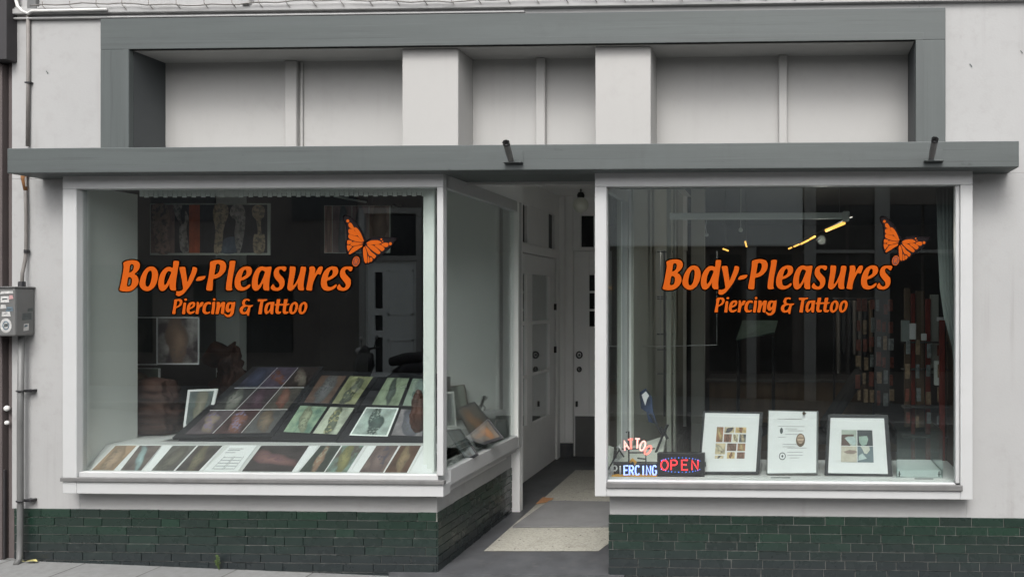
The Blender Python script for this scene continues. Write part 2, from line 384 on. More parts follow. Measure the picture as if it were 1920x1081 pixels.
# chips in the plaster
b = MB()
for px, py, s in ((88,135,1), (1820,122,1.1), (1915,97,1)):
    c = W(px, py, -.003)
    b.vs([]); n = b.vs([c+Vector((dx*.004*s, 0, dz*.004*s)) for dx, dz in ((-1,3),(0,1),(2,-1),(3,-3),(1,-4),(0,-1),(-2,1))]); b.face(range(n, n+7)); b.build('plaster_chip', 'sticker_dark', shop); b = MB()
# tiled base ------------------------------------------------------
def tiles(b, P0, ux, L, nrm, z0fn, ztop_, pitch=.066, tl=.235):
    rows = int((ztop_+.25)/pitch)+1
    for r in range(rows):
        z1 = ztop_-r*pitch; z0 = z1-pitch+.0045
        x = -((r % 2)*tl*.5 + R.uniform(0, .05))
        while x < L:
            ln = tl*R.choice((1,1,1,1,1,1,.62)); a, c = max(0, x), min(L, x+ln-.0018); x += ln
            if c-a < .012: continue
            e = .006+R.uniform(0, .003); jz = R.uniform(-.0008,.0008)
            if r == 0: jz += R.uniform(-.002,.004)
            p = [P0+ux*a, P0+ux*c]
            bl, br = p[0]+Vector((0,0,z0)), p[1]+Vector((0,0,z0)); tr, tp = p[1]+Vector((0,0,z1+jz)), p[0]+Vector((0,0,z1+jz))
            o = nrm*e; ii = .0025
            n = b.vs((bl, br, tr, tp, bl+o+ux*ii+Vector((0,0,ii)), br+o-ux*ii+Vector((0,0,ii)), tr+o-ux*ii-Vector((0,0,ii)), tp+o+ux*ii-Vector((0,0,ii))))
            b.face((n+4,n+5,n+6,n+7)); b.face((n,n+1,n+5,n+4)); b.face((n+1,n+2,n+6,n+5)); b.face((n+2,n+3,n+7,n+6)); b.face((n+3,n,n+4,n+7))
XT0 = X(28)
tb = thing('tiled_base', '', 'wall'); bpy.data.objects.remove(tb)
bk = MB().box(XT0, XE0, 0, .24, -.3, zt-.001).box(XE0-.1, XE0, .24, 1.62, -.2, zt+.0).build('tile_base', 'mortar', shop)
b = MB(); tiles(b, Vector((XT0,0,0)), Vector((1,0,0)), XE0-XT0, Vector((0,-1,0)), None, zt)
tiles(b, Vector((XE0,0,0)), Vector((0,1,0)), 1.6, Vector((1,0,0)), None, zt)
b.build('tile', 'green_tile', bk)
bk = MB().box(XE1, XR, 0, .24, -.4, zt-.001).box(XE1, XE1+.1, .24, 3.9, -.2, zt).build('tile_base', 'mortar', shop)
b = MB(); tiles(b, Vector((XE1,0,0)), Vector((1,0,0)), XR-XE1, Vector((0,-1,0)), None, zt)
tiles(b, Vector((XE1,3.8,0)), Vector((0,-1,0)), 3.8, Vector((-1,0,0)), None, zt)
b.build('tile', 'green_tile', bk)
# ------------------------------------------------------------------ left window box
GX = -2.575                                   # plane of the side glass
GY = YB+.05
y_end = 1.52
lw = thing('display_window', '', 'window'); bpy.data.objects.remove(lw)
def framebar(b, *a): b.box(*a)
b = MB()
tz0 = Z(470,352,YB)
gx0 = X(143,YB); gx1 = X(819,YB); gz0 = Z(470,888,YB)
b.box(bx0, bx1, YB, YB+.09, tz0, bz1)                         # head
b.box(bx0, gx0, YB, YB+.09, bz0, tz0)                       # left jamb
b.box(gx1, bx1, YB, YB+.06, gz0, tz0)                       # corner post
b.box(gx0, gx1, YB+.02, YB+.09, bzs, gz0)                     # bottom rail
b.box(gx0, bx1, YB+.002, YB+.12, bz0, bzs)                  # apron
# side frame, along the passage
b.box(bx1-.06, bx1, YB+.06, y_end, tz0+.0, bz1)
b.box(bx1-.06, bx1, y_end-.09, y_end, bz0+.05, tz0)
b.box(bx1-.06, bx1, YB+.12, y_end-.09, bz0+.06, gz0+.02)
b.box(bx1-.10, bx1-.06, YB+.12, y_end, bz0, gz0-.02)
wf = b.build('window_frame', 'frame_white', shop, .005)
b = MB(); b.box(X(112,YB-.015), bx1+.012, YB-.015, YB+.02, bzs+.003, bzs+.032); b.build('sill', 'zinc', wf, .003)
b = MB(); b.box(gx0-.01, gx1+.01, GY, GY+.008, gz0-.01, tz0+.01); b.build('glass_pane', 'window_glass', wf)
b = MB(); b.box(bx1-.036, bx1-.028, YB+.05, y_end-.08, gz0, tz0+.01); b.build('glass_pane', 'window_glass', wf)
b = MB(); b.box(X(800,.0), X(814,.0), .0, .03, gz0-.02, tz0+.1); b.box(X(792,.02),X(803,.02),.03,.045,gz0-.02,tz0+.1); b.build('inner_post', 'display_wall', wf, .005)
# wall continuing above/below beside the passage
b = MB(); b.box(XE0-.1, XE0+.0, .25, 1.66, zt, bz0+.05); b.build('plaster_wall', 'plaster', shop, .003)
# ------------------------------------------------------------------ right window box
b = MB()
rt0 = Z(1450,348,YB); rg0 = Z(1450,904,YB); rs0, rs1 = Z(1450,917,YB), Z(1450,906,YB)
rgx0, rgx1 = X(1137,YB), X(1793,YB); yre = .80
b.box(rx0, rx1, YB, YB+.09, rt0, rz1)
b.box(rx0, rgx0, YB, YB+.06, rz0, rt0)
b.box(rgx1+.03, rx1, YB, YB+.09, rz0, rt0)
b.box(rgx1, rgx1+.03, YB+.02, YB+.09, rg0, rt0)
b.box(rgx0, rgx1, YB+.02, YB+.09, rs0, rg0)
b.box(rgx0, rgx1+.03, YB+.003, YB+.12, rz0, rs0)
b.box(rx0, rx0+.06, YB+.06, yre, rt0, rz1); b.box(rx0, rx0+.06, yre-.06, yre, rz0+.05, rt0); b.box(rx0, rx0+.06, YB+.06, yre-.06, rz0+.05, rg0+.01)
wf2 = b.build('window_frame', 'frame_white', shop, .005)
b = MB(); b.box(rgx0+.001, rgx1+.045, YB-.012, YB+.02, rs0+.003, rs1); b.build('sill', 'zinc', wf2, .003)
b = MB(); b.box(rgx0-.01, rgx1+.01, GY, GY+.008, rg0-.01, rt0+.01); b.build('glass_pane', 'window_glass', wf2)
b = MB(); b.box(rx0+.028, rx0+.036, YB+.05, yre-.05, rg0, rt0+.01); b.build('glass_pane', 'window_glass', wf2)
# ------------------------------------------------------------------ entrance passage
b = MB().box(XE0-.3, -1.2, .345, 4.0, CE, CE+.1).build('passage_ceiling', 'door_white', shop)
b = MB()
b.box(bx1-.09, bx1-.02, .345, y_end, bz1, CE)                     # above side glass
b.box(-2.97, bx1-.02, y_end, y_end+.08, -.1, CE)                # return to door wall
b.box(rx0+.01, rx0+.08, .345, yre, rz1, CE); b.box(rx0+.01, rx0+.08, yre, 4.0, zt, CE)
b.build('passage_wall', 'door_white', shop)
XD = -2.90
def pz(px, py): return WX(px, py, XD).z
def pyv(px): return WX(px, PY, XD).y
yA, yB_, yC = pyv(978), pyv(1043), 3.9
ftop = pz(1040,484)
b = MB()
tz_0, tz_1 = WX(1036,466,XD).z, WX(1036,402,XD).z
# door wall with transom lights above the door
b.box(XD-.07, XD, 1.6, 1.95, 0, CE); b.box(XD-.07, XD, yB_, 3.92, .0, CE)
b.box(XD-.07, XD, 1.95, yB_, ftop+.0, tz_0); b.box(XD-.07, XD, 1.95, yB_, tz_1, CE)
for a, c in ((1.95,pyv(979)-.12),(pyv(989),pyv(1029)),(pyv(1040),yB_)):
    b.box(XD-.07, XD, a, c, tz_0, tz_1)
for a, c, e_ in ((yB_-.02,yB_+.1,.02),): b.box(XD, XD+e_, a, c, .0, ftop+.1)
b.box(XD, XD+.02, 1.7, yB_-.02, ftop, ftop+.09)
b.box(XD, XD+.015, 1.7, 3.9, tz_0-.04, tz_0-.01)
b.build('door_wall', 'door_white', shop, .004)
b = MB(); b.box(XD-.045, XD-.035, 1.9, yB_+.02, tz_0-.02, tz_1+.02); b.build('transom_pane', 'opp_window', shop)
# the glazed shop door
b = MB(); ph = [(785,700),(695,607),(600,515)]
zs = [(pz(1015,a), pz(1015,c)) for a, c in ph]; ys = [(pyv(972)-.25, pyv(990)), (pyv(1000), pyv(1032))]
b.box(XD-.05, XD-.01, 1.97, yB_-.02, .02, zs[0][0])
b.box(XD-.05, XD-.01, 1.97, yB_-.02, zs[2][1], ftop-.01)
for i in range(2): b.box(XD-.045, XD-.012, 1.97, yB_-.02, zs[i][1], zs[i+1][0])
for a, c in ((1.97,ys[0][0]),(ys[0][1],ys[1][0]),(ys[1][1],yB_-.02)): b.box(XD-.05, XD-.01, a, c, zs[0][0], zs[2][1])
dr = b.build('door', 'door_white', shop, .004)
b = MB(); b.box(XD-.035, XD-.03, ys[0][0]-.02, yB_-.06, zs[0][0]-.01, zs[2][1]+.01); b.build('pane', 'window_glass', dr)
for py in (575, 655): q = WX(1041,py,XD); B('hinge', 'black', dr, XD-.01, XD+.012, q.y-.02, q.y+.02, q.z-.04, q.z+.04)
# back wall of the passage with the house door
YD = 3.9
b = MB()
q0 = X(1043,YD); q1 = X(1075,YD)
dz1 = Z(1090,470,YD); lz0, lz1 = Z(1100,463,YD), Z(1100,404,YD)
b.box(XD-.05, q1, YD, YD+.08, 0, CE)
b.box(q1, -1.25, YD, YD+.08, dz1, lz0); b.box(q1, -1.25, YD, YD+.08, lz1, CE); b.box(q1, X(1089,YD), YD, YD+.08, lz0, lz1)
b.box(X(1113,YD), -1.25, YD, YD+.08, lz0, lz1)
for a, c in ((1048,1060),(1064,1075)): b.box(X(a,YD), X(c,YD), YD-.03, YD, .25, CE)
b.build('passage_end_wall', 'door_white', shop, .004)
B('transom_pane', 'opp_window', shop, X(1088,YD), X(1114,YD), YD+.04, YD+.05, lz0-.01, lz1+.01)
B('plinth', 'tile_floor_dark', shop, X(1043,YD)-.02, q1, YD-.035, YD-.0, 0, Z(1060,830,YD))
b = MB(); hp = [(515,545),(549,579),(583,612)]; ha, hb = X(1104,YD), X(1135,YD)
hz = [(Z(1110,c,YD), Z(1110,a,YD)) for a, c in hp]
b.box(q1+.005, ha, YD+.02, YD+.06, .02, dz1-.005); b.box(hb, -1.26, YD+.02, YD+.06, .02, dz1-.005)
b.box(ha, hb, YD+.02, YD+.06, .02, hz[2][0]); b.box(ha, hb, YD+.02, YD+.06, hz[0][1], dz1-.005)
b.box(ha, hb, YD+.025, YD+.055, hz[1][1], hz[0][0]); b.box(ha, hb, YD+.025, YD+.055, hz[2][1], hz[1][0])
hd = b.build('house_door', 'door_white', shop, .004)
B('pane', 'opp_window', hd, ha-.01, hb+.01, YD+.036, YD+.042, hz[2][0]-.01, hz[0][1]+.01)
B('kick_plate', 'grey_metal', hd, q1+.02, -1.3, YD+.012, YD+.02, Z(1090,862,YD), Z(1090,780,YD), bevel=.002)
b = MB()
for py, r in ((665,.036), (692,.024)):
    c = W(1086,py,YD-.0); b.tube([c+Vector((r*math.cos(a),0,r*1.15*math.sin(a))) for a in [i*math.pi/6 for i in range(12)]], .009, 6, closed=True); b.tube([c+Vector((0,.015,0)), c], r*.35, 8); b.build('lock', 'black', hd); b = MB()
q = W(1081,757,YD); B('keyhole_plate', 'black', hd, q.x-.012, q.x+.012, YD, YD+.02, q.z-.035, q.z+.035)
# passage floor
z0 = 0.0
b = MB().quad((-3.0,-.02,z0+.002),(-1.2,-.02,z0+.002),(-1.2,4.1,z0+.06),(-3.0,4.1,z0+.06), False)
b.box(-3.0,-1.2,-.025,-.02,-.3,z0+.002)
struct(b.build('passage_floor', 'tile_floor_dark'))
def fl(px, py, dz=0):                          # a point of the passage floor under a sight line
    z = 0.0
    for _ in range(4):
        u = (px-PX)/F; v = (PY-py)/F; t = (z-H)/v; y = t*(CT+u*ST)-D; z = .002+.058*(y+.02)/4.12
    return Vector((t*(-ST+u*CT), y, z+dz))
t0, t1, t2 = fl(907,1033,.004), fl(1122,1033,.004), fl(1142,990,.004)
t2.x = XE1-.08
far = fl(1079,881,.004)
b = MB(); n = b.vs([t0, t1, Vector((t2.x, t2.y, t2.z)), Vector((t2.x, far.y, far.z)), far]); b.face(range(n,n+5))
struct(b.build('terrazzo_floor', 'terrazzo'))
m0, m1, m2, m3 = fl(961,990,.02), fl(1141,988,.02), fl(1141,943,.02), fl(1030,941,.02)
m1.x = m2.x = XE1-.03; m0.x = fl(961,990).x
mt = MB().slab(m0, m1, m2, m3, .014).build('doormat', 'mat_grey'); tag(mt, 'flat grey doormat lying on the speckled passage floor', 'doormat')
a = fl(1008,944,.012); c = fl(1030,936,.012); d = fl(1022,940,.012)
tg = MB().slab(fl(1005,946,.016), fl(1030,942,.016), fl(1038,936,.016), fl(1018,934,.016), .004).build('paper_scrap', 'orange_mat'); tag(tg, 'small orange-brown scrap at the far corner of the grey doormat', 'scrap')
# hanging globe lamp
c = W(1089,384,3.3); gl = thing('ceiling_lamp', 'round frosted globe lamp hanging unlit from the passage ceiling', 'lamp', c)
MB().ball(c, .095, 20).build('globe', 'globe', gl, smooth=True)
MB().tube([c+Vector((0,0,.085)), c+Vector((0,0,.12)), c+Vector((0,0,.15))], [.04,.045,.03], 16).build('cap', 'black', gl, smooth=False)
MB().tube([c+Vector((0,0,.14)), Vector((c.x,c.y,CE))], .012, 8).build('stem', 'grey_metal', gl)
# ------------------------------------------------------------------ the rooms behind the glass
ZF = .15
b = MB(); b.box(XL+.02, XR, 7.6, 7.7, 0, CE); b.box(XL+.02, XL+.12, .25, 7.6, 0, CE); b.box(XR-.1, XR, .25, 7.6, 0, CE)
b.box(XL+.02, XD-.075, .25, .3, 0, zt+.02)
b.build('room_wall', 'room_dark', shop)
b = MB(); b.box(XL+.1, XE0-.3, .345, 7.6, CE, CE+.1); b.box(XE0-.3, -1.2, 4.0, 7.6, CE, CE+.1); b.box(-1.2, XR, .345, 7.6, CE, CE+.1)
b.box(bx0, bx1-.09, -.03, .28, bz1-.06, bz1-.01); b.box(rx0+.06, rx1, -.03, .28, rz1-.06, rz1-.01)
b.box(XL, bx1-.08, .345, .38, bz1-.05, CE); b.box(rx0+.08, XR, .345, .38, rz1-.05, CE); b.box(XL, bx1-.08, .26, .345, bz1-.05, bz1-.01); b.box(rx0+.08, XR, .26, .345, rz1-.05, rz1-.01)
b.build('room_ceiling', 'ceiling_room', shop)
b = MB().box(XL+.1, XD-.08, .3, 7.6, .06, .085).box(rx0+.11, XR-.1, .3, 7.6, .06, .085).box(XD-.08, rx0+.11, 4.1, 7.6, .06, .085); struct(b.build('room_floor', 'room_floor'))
b = MB().box(XL, XR, -.0+.0, 7.8, 5.2, 5.3); b.build('roof', 'zinc', shop)
b = MB().box(XL, XR, 7.7, 7.8, -.3, 5.2).box(XL, XL+.02, .25, 7.7, -.3, 5.2).box(XR, XR+.1, .0, 7.8, -.3, 5.2); b.build('rear_wall', 'room_grey', shop)
b = MB().box(rx0+.081, rx0+.10, yre, 4.0, .1, CE); b.build('room_wall', 'room_grey', shop)
# side panels of the left display
xs = X(145,-.07)
b = MB(); b.box(xs-.04, xs, YB+.09, .455, bzs, bz1-.06); b.build('display_side_panel', 'display_wall', shop, .003)
b = MB(); b.box(X(818,1.46), X(941,1.46), 1.46, 1.49, Z(880,775,1.46), bz1+.2); b.build('display_back_panel', 'display_wall', shop, .003)
b = MB(); b.box(X(944,1.25), X(968,1.35), 1.40, 1.43, gz0, bz1); b.build('display_back_panel', 'display_wall', shop, .003)
B('panel_edge', 'black', shop, X(938,1.45), X(942,1.45), 1.43, 1.459, Z(880,770,1.46), bz1)
B('partition', 'display_wall', shop, X(366,1.9), X(449,1.9), 1.9, 2.0, .1, CE)
B('partition', 'room_dark', shop, X(449,3.6), X(690,3.6), 3.6, 3.7, .1, CE)
# rail with a scalloped valance behind the head of the left window
b = MB(); zr = Z(500,360,.02)
n = 60
for i in range(n):
    a = lerp(X(262,.02), X(800,.02), i/n); c = lerp(X(262,.02), X(800,.02), (i+.86)/n)
    b.box(a, c, .018, .022, zr-.03-.008*(i%2), zr+.02)
b.box(X(262,.02), X(800,.02), .022, .035, zr-.005, zr+.06)
b.build('valance', 'display_wall', shop)
# ------------------------------------------------------------------ left display stand: stepped, sloping
st = thing('display_stand', 'white stepped display stand with sloping fronts inside the left window', 'display stand', (X(480,.3), .3, ZF))
fA = W(168,889,-.05); fB = W(808,889,-.05); yt = .165
zA = fA.z; zT = Z(480,834,yt)
b = MB(); x0, x1 = xs+.005, bx1-.10
prof = [(-.05,zA-.09),(-.05,zA),(yt,zT),(.30,zT+.0),(1.0,Z(480,700,1.0)-.02),(1.3,Z(480,700,1.0)-.02),(1.3,zA-.3)]
def extr(b, prof, x0, x1):
    k = len(prof); n = b.vs([(x0,y,z) for y, z in prof]+[(x1,y,z) for y, z in prof])
    for i in range(k): b.face((n+i, n+k+i, n+k+(i+1)%k, n+(i+1)%k))
    b.face([n+i for i in range(k)]); b.face([n+k+i for i in reversed(range(k))])
extr(b, prof[:4]+[(.30,zA-.09)], x0, X(815,.1))
b.build('front_step', 'display_white', st, .004)
b = MB(); extr(b, [(.305,zA-.3),(.305,zT-.01),(1.0,Z(480,700,1.0)-.05),(1.3,Z(480,700,1.0)-.05),(1.3,zA-.3)], X(330,.305), X(740,.305)); b.build('back_step', 'dark_frame', st, .004)
b = MB(); b.box(xs-.1, X(335,.5), .306, 1.5, zA-.3, zT-.002); b.build('side_shelf', 'display_white', st, .004)
b = MB(); b.box(X(800,.2)+.06, bx1-.1, .0, 1.39, gz0-.2, gz0+.0); b.box(X(818,1.3), bx1-.1, .9, 1.40, gz0, gz0+.17); b.build('side_shelf', 'display_white', st, .004)
def slope_pt(px, py):   # point on the sloping front step
    y = -.05
    k = (zT-zA)/(yt+.05)
    u = (px-PX)/F; v = (PY-py)/F; cy = CT+u*ST
    # H+t*v = zA + k*(t*cy - D + .05)
    t = (zA-k*(D-.05)-H)/(v-k*cy)
    return Vector((t*(-ST+u*CT), t*cy-D, H+t*v))
def fq(bl, br, tl, tr, yb=887, yt_=836, lift=.012):
    q = [slope_pt(bl,yb), slope_pt(br,yb), slope_pt(tr,yt_), slope_pt(tl,yt_)]
    nn = (q[1]-q[0]).cross(q[3]-q[0]).normalized()*lift
    return [a+nn for a in q]
SK = (.42,.28,.20)
boards = [
 ((165,264,215,303), [((168,209,218,257), pic((.38,.26,.17),(.50,.36,.25),(.10,.09,.08),-20,.30)), ((223,262,263,303), pic((.14,.11,.10),(.42,.55,.55),(.2,.35,.35),-30,.16))], 'board of two tattoo prints, tan skin and pale teal arm, leftmost in the front row'),
 ((264,376,306,420), [((281,322,325,369), pic((.13,.12,.11),(.20,.18,.15),(.06,.06,.05),10,.3)), ((326,370,373,418), pic((.07,.06,.055),(.24,.20,.14),(.09,.09,.06),-20,.2))], 'board of two dim grey-brown tattoo prints left of the white notice in the front row'),
 ((450,562,492,597), [((452,546,491,580), pic((.045,.035,.035),(.26,.14,.13),(.12,.06,.08),-62,.20))], 'single wide dark tattoo print right of the white notice in the front row'),
 ((556,656,600,687), [((560,607,602,640), pic((.05,.06,.05),(.36,.22,.15),(.30,.30,.22),-10,.15)), ((609,650,643,683), pic((.08,.07,.06),(.32,.30,.13),(.12,.11,.06),-20,.25,bg2=(.2,.3,.26)))], 'board of two prints with a tan forearm and a yellow-green tattoo in the front row'),
 ((656,766,690,794), [((673,718,707,748), pic((.17,.12,.11),(.24,.17,.16),(.04,.05,.08),-20,.35,inkscale=5)), ((721,763,752,790), pic((.10,.05,.03),(.34,.24,.14),(.12,.09,.05),-15,.22,inkscale=14))], 'board of two brown tattoo prints at the right end of the front row'),
]
for (o_, pics, lab) in boards:
    q = fq(*o_[:4], lift=.006)
    th_ = thing('picture_board', lab, 'photo board', quadpt(q, .5, 0), 'boards of tattoo prints in the front row')
    MB().slab(*q, .004).build('card', 'card_white', th_)
    for o2, mn in pics:
        MB().slab(*fq(*o2[:4], lift=.0085), .0015).build('print', mn, th_)
# the notice with a drawing
q = fq(378,444,432,482,887,835,.006)
th_ = thing('notice_sheet', 'white printed notice with a line drawing between the dark prints of the front row', 'notice', quadpt(q,.5,0))
MB().slab(*q, .002).build('paper', 'card_white', th_)
b = MB()
for v, a, c in ((.86,.1,.62),(.80,.1,.55),(.72,.1,.45)):
    b.quad(*sub(q,a,v,c,v+.018,.001))
for k in range(5): b.quad(*sub(q,.22,.14+.1*k,.5,.155+.1*k,.001)); b.quad(*sub(q,.55,.14+.1*k,.82,.155+.1*k,.001))
for u in (.2,.5,.54,.84): b.quad(*sub(q,u,.12,u+.012,.6,.001))
b.build('printed_lines', 'sticker_dark', th_)
q = fq(767,812,796,800,888,838,.006)
tag(MB().slab(*q, .002).build('loose_sheet', 'card_white'), 'loose blank white sheet in the right corner of the left window', 'paper')
# sloping multi-print panels behind
def panel(name, lab, cat, bl, br, tr, tl, y0, y1, cells, mat='dark_frame', th=.025, group=None):
    q = [W(*bl,y0), W(*br,y0), W(*tr,y1), W(*tl,y1)]
    t_ = thing(name, lab, cat, (q[0]+q[1])/2, group)
    MB().slab(*q, th).build('frame', mat, t_, .003)
    for (u0,v0,u1,v1,mn,*mm) in cells:
        if mm: MB().slab(*sub(q,u0-.02,v0-.015,u1+.02,v1+.015,.002), .001).build('mount', mm[0], t_)
        MB().slab(*sub(q,u0,v0,u1,v1,.004), .0015).build('print', mn, t_)
    return t_, q
cells = []
pc = [pic((.10,.08,.09),(.36,.29,.23),(.16,.12,.25),-35,.22), pic((.07,.04,.04),(.30,.14,.10),(.18,.20,.34),-30,.25), pic((.10,.10,.10),(.26,.20,.15),(.1,.1,.1),-35,.24),
      pic((.05,.05,.05),(.30,.30,.27),(.04,.04,.04),-25,.20), pic((.06,.04,.05),(.15,.09,.12),(.05,.03,.04),-40,.2), pic((.09,.08,.07),(.25,.13,.10),(.2,.06,.05),-30,.2),
      pic((.06,.06,.09),(.08,.09,.15),(.03,.03,.05),-30,.3), pic((.10,.08,.12),(.24,.10,.07),(.08,.10,.18),-60,.18), pic((.04,.03,.03),(.24,.21,.18),(.09,.04,.04),-40,.17)]
for r in range(3):
    for c in range(3):
        cells.append((.10+c*.285, .04+r*.315, .375+c*.285, .345+r*.315, pc[r*3+c]))
t_, q = panel('picture_board', 'black sloping panel of nine dark tattoo prints in three rows', 'photo panel', (322,820),(512,817),(608,686),(474,686), .32, 1.02, cells)
b = MB()
for v in (.352, .667): b.quad(*sub(q,.09,v-.006,.95,v+.001,.006))
for u in (.38, .665): b.quad(*sub(q,u-.004,.04,u+.002,.97,.0065))
b.build('divider', 'card_white', t_)
pg = lambda *a, **k: pic((.22,.30,.24), *a, **k)
cells = [(.12,.10,.53,.46,pic((.30,.40,.28),(.42,.46,.32),(.12,.14,.1),-20,.2,bg2=(.12,.2,.16))), (.58,.10,.95,.46,pic((.48,.52,.42),(.20,.23,.18),(.45,.42,.2),-10,.17)),
         (.14,.51,.52,.92,pic((.14,.09,.07),(.24,.24,.25),(.04,.04,.05),0,.24,inkscale=14)), (.57,.51,.92,.92,pic((.30,.31,.18),(.16,.18,.14),(.38,.36,.22),10,.2))]
panel('print_display', 'dark framed panel of four green-tinted flash prints beside the nine-print panel', 'picture frame', (508,823),(628,829),(716,697),(592,694), .30, .98, cells, group='framed flash prints on the slope')
cells = [(.12,.11,.53,.46,pic((.42,.50,.46),(.12,.16,.15),(.4,.45,.4),-15,.2,inkscale=14), 'lit_panel'), (.59,.11,.95,.46,pic((.28,.26,.27),(.20,.20,.24),(.1,.1,.1),-20,.25)),
         (.16,.51,.53,.91,pic((.28,.34,.24),(.14,.17,.15),(.06,.07,.06),-10,.12)), (.59,.51,.96,.91,pic((.26,.32,.26),(.24,.32,.3),(.2,.25,.22),0,.2))]
panel('print_display', 'dark framed panel of four pale flash prints next to the corner post', 'picture frame', (630,829),(796,834),(822,700),(716,697), .29, .98, cells, group='framed flash prints on the slope')
# small standing portrait print
q = [W(343,800,.55), W(392,798,.55), W(408,728,.68), W(352,730,.68)]
t_ = thing('standing_picture', 'small white-edged photo standing left of the nine-print panel', 'photo frame', (q[0]+q[1])/2)
MB().slab(*q, .012).build('frame', 'card_white', t_, .002); MB().slab(*sub(q,.1,.06,.9,.94), .002).build('print', pic((.10,.12,.12),(.30,.28,.22),(.15,.14,.12),0,.24), t_)
# weathered wood carving
def lumpy(name, mat, c, r, sc, amp, fz, sd, lab, cat, blocky=0):
    bm = bmesh.new(); bmesh.ops.create_icosphere(bm, subdivisions=5, radius=1)
    from mathutils import noise as mn
    for v in bm.verts:
        d = v.co.copy(); k = 1+amp*mn.noise(Vector((d.x*1.5+sd, d.y*1.5, d.z*fz)))+amp*.5*mn.noise(Vector((d.x*4, d.y*4+sd, d.z*fz*2.2)))
        f = 1-.25*max(0, d.z)
        if blocky:
            m_ = max(abs(d.x), abs(d.y), abs(d.z)); d = lerp(d, d/m_, blocky); f = 1+.05*math.sin(d.z*23+2*mn.noise(d*2))+.12*mn.noise(Vector((d.x*.6, d.y*.6, d.z*9+sd))); f *= 1.12-.22*max(0,d.z+.3)
        v.co = Vector((d.x*sc[0]*k*f, d.y*sc[1]*k*f, d.z*sc[2]*(1+.1*k)))*r
    me = bpy.data.meshes.new(name); bm.to_mesh(me); bm.free(); me.materials.append(M[mat])
    for p_ in me.polygons: p_.use_smooth = True
    o = bpy.data.objects.new(name, me); COL.objects.link(o); o.location = c; return tag(o, lab, cat)
c = W(287,775,.62); lumpy('wood_carving', 'bark', (c.x, .62, zT+.235), .25, (.80,.45,.92), .22, 4.0, 3.1, 'big rough dark brown driftwood block in the left corner of the window', 'wood carving', .62)
c = W(412,700,1.35); o = lumpy('leaf_carving', 'leaf_brown', (c.x, 1.5, Z(410,715,1.5)), .28, (.55,.25,1.15), .8, 3.0, 8.2, 'mottled reddish-brown carved ornament standing behind the print panel', 'carving')
# ragged top of the ornament: a horn
b = MB(); p0 = W(395,680,1.5); b.tube([p0, W(412,655,1.5), W(430,660,1.5), W(441,640,1.5)], [.09,.10,.06,.008], 8)
hn = b.build('horn', 'leaf_brown', None, smooth=True)
hn.parent = o; hn.matrix_parent_inverse = Matrix.Translation(-o.location); hn['_b'] = (0,0,0)
c = W(784,772,.42); lumpy('small_carving', 'leaf_brown', (c.x, .42, c.z), .1, (.6,.6,1.7), .3, 2.5, 1.3, 'reddish-brown wooden carving beside the corner post of the left window', 'carving')
# posters hanging in the room
def poster(lab, px0, py0, px1, py1, Y, strips, edge='card_white', group=None, name='poster'):
    q = [W(px0,py1,Y), W(px1,py1,Y), W(px1,py0,Y), W(px0,py0,Y)]
    t_ = thing(name, lab, 'poster', (q[0]+q[1])/2, group)
    MB().slab(*q, .012).build('backing', edge, t_)
    for (u0,v0,u1,v1,mn) in strips: MB().slab(*sub(q,u0,v0,u1,v1), .001).build('print', mn, t_)
    return t_, q
t_, q = poster('long hanging poster of tattooed arms with one orange band, top left of the window', 281, 381, 506, 478, .8, [], 'room_grey')
for nm_, c_ in (('poster_dark',(.035,.032,.038)),('poster_orange',(.42,.085,.03)),('limb_pink',(.36,.24,.20)),('limb_tan',(.42,.32,.22)),('limb_grey',(.34,.30,.28)),('poster_blue',(.10,.12,.16)),('poster_rose',(.24,.15,.14))): paint(nm_, c_, .5, .35, 22, 0, stretch=(1,1,.5))
for nm_ in ('limb_pink','limb_tan','limb_grey'):
    t = M[nm_].node_tree; p = t.nodes['Principled BSDF']; lk = p.inputs['Base Color'].links[0].from_socket
    t.links.new(mixc(t, ramp(t, noise(t, 26, 5, .65), .50, .56, c1=(.65,.65,.65)), lk, (.06,.055,.065)), p.inputs['Base Color'])
def limb(mn, pts, lift):
    b = MB(); n_ = (q[1]-q[0]).cross(q[3]-q[0]).normalized()*lift; lp = smooth_loop(pts, 4)
    n = b.vs([quadpt(q, p_.x, p_.y)+n_ for p_ in lp])
    for tr in tessellate_polygon([[Vector((p_.x,p_.y,0)) for p_ in lp]]): b.face([n+i for i in tr])
    b.build('print', mn, t_)
def smooth_loop(pts, k=5):
    n = len(pts); out = []; P_ = [Vector(p_) for p_ in pts]
    for i in range(n):
        p0, p1, p2, p3 = P_[i-1], P_[i], P_[(i+1)%n], P_[(i+2)%n]
        for j in range(k):
            t = j/k; out.append(.5*((2*p1)+(p2-p0)*t+(2*p0-5*p1+4*p2-p3)*t*t+(3*p1-p0-3*p2+p3)*t**3))
    return out
for u0,u1,mn in ((.01,.21,'poster_rose'),(.21,.33,'poster_dark'),(.33,.42,'poster_orange'),(.42,.98,'poster_dark')): MB().slab(*sub(q,u0,.04,u1,.97), .001).build('print', mn, t_)
limb('limb_pink', [(.03,.97),(.14,.97),(.17,.7),(.15,.4),(.17,.05),(.06,.05),(.04,.4),(.02,.7)], .0045)
limb('limb_grey', [(.20,.95),(.27,.97),(.26,.8),(.27,.6),(.25,.5),(.26,.1),(.33,.06),(.31,.5),(.33,.7),(.30,.85),(.29,.6),(.23,.7)], .0048)
limb('limb_tan', [(.55,.97),(.64,.97),(.66,.8),(.62,.5),(.60,.08),(.54,.06),(.55,.5),(.53,.75)], .005)
limb('limb_grey', [(.67,.82),(.70,.96),(.77,.97),(.80,.8),(.79,.4),(.76,.08),(.73,.06),(.71,.4),(.72,.66),(.69,.72)], .0052)
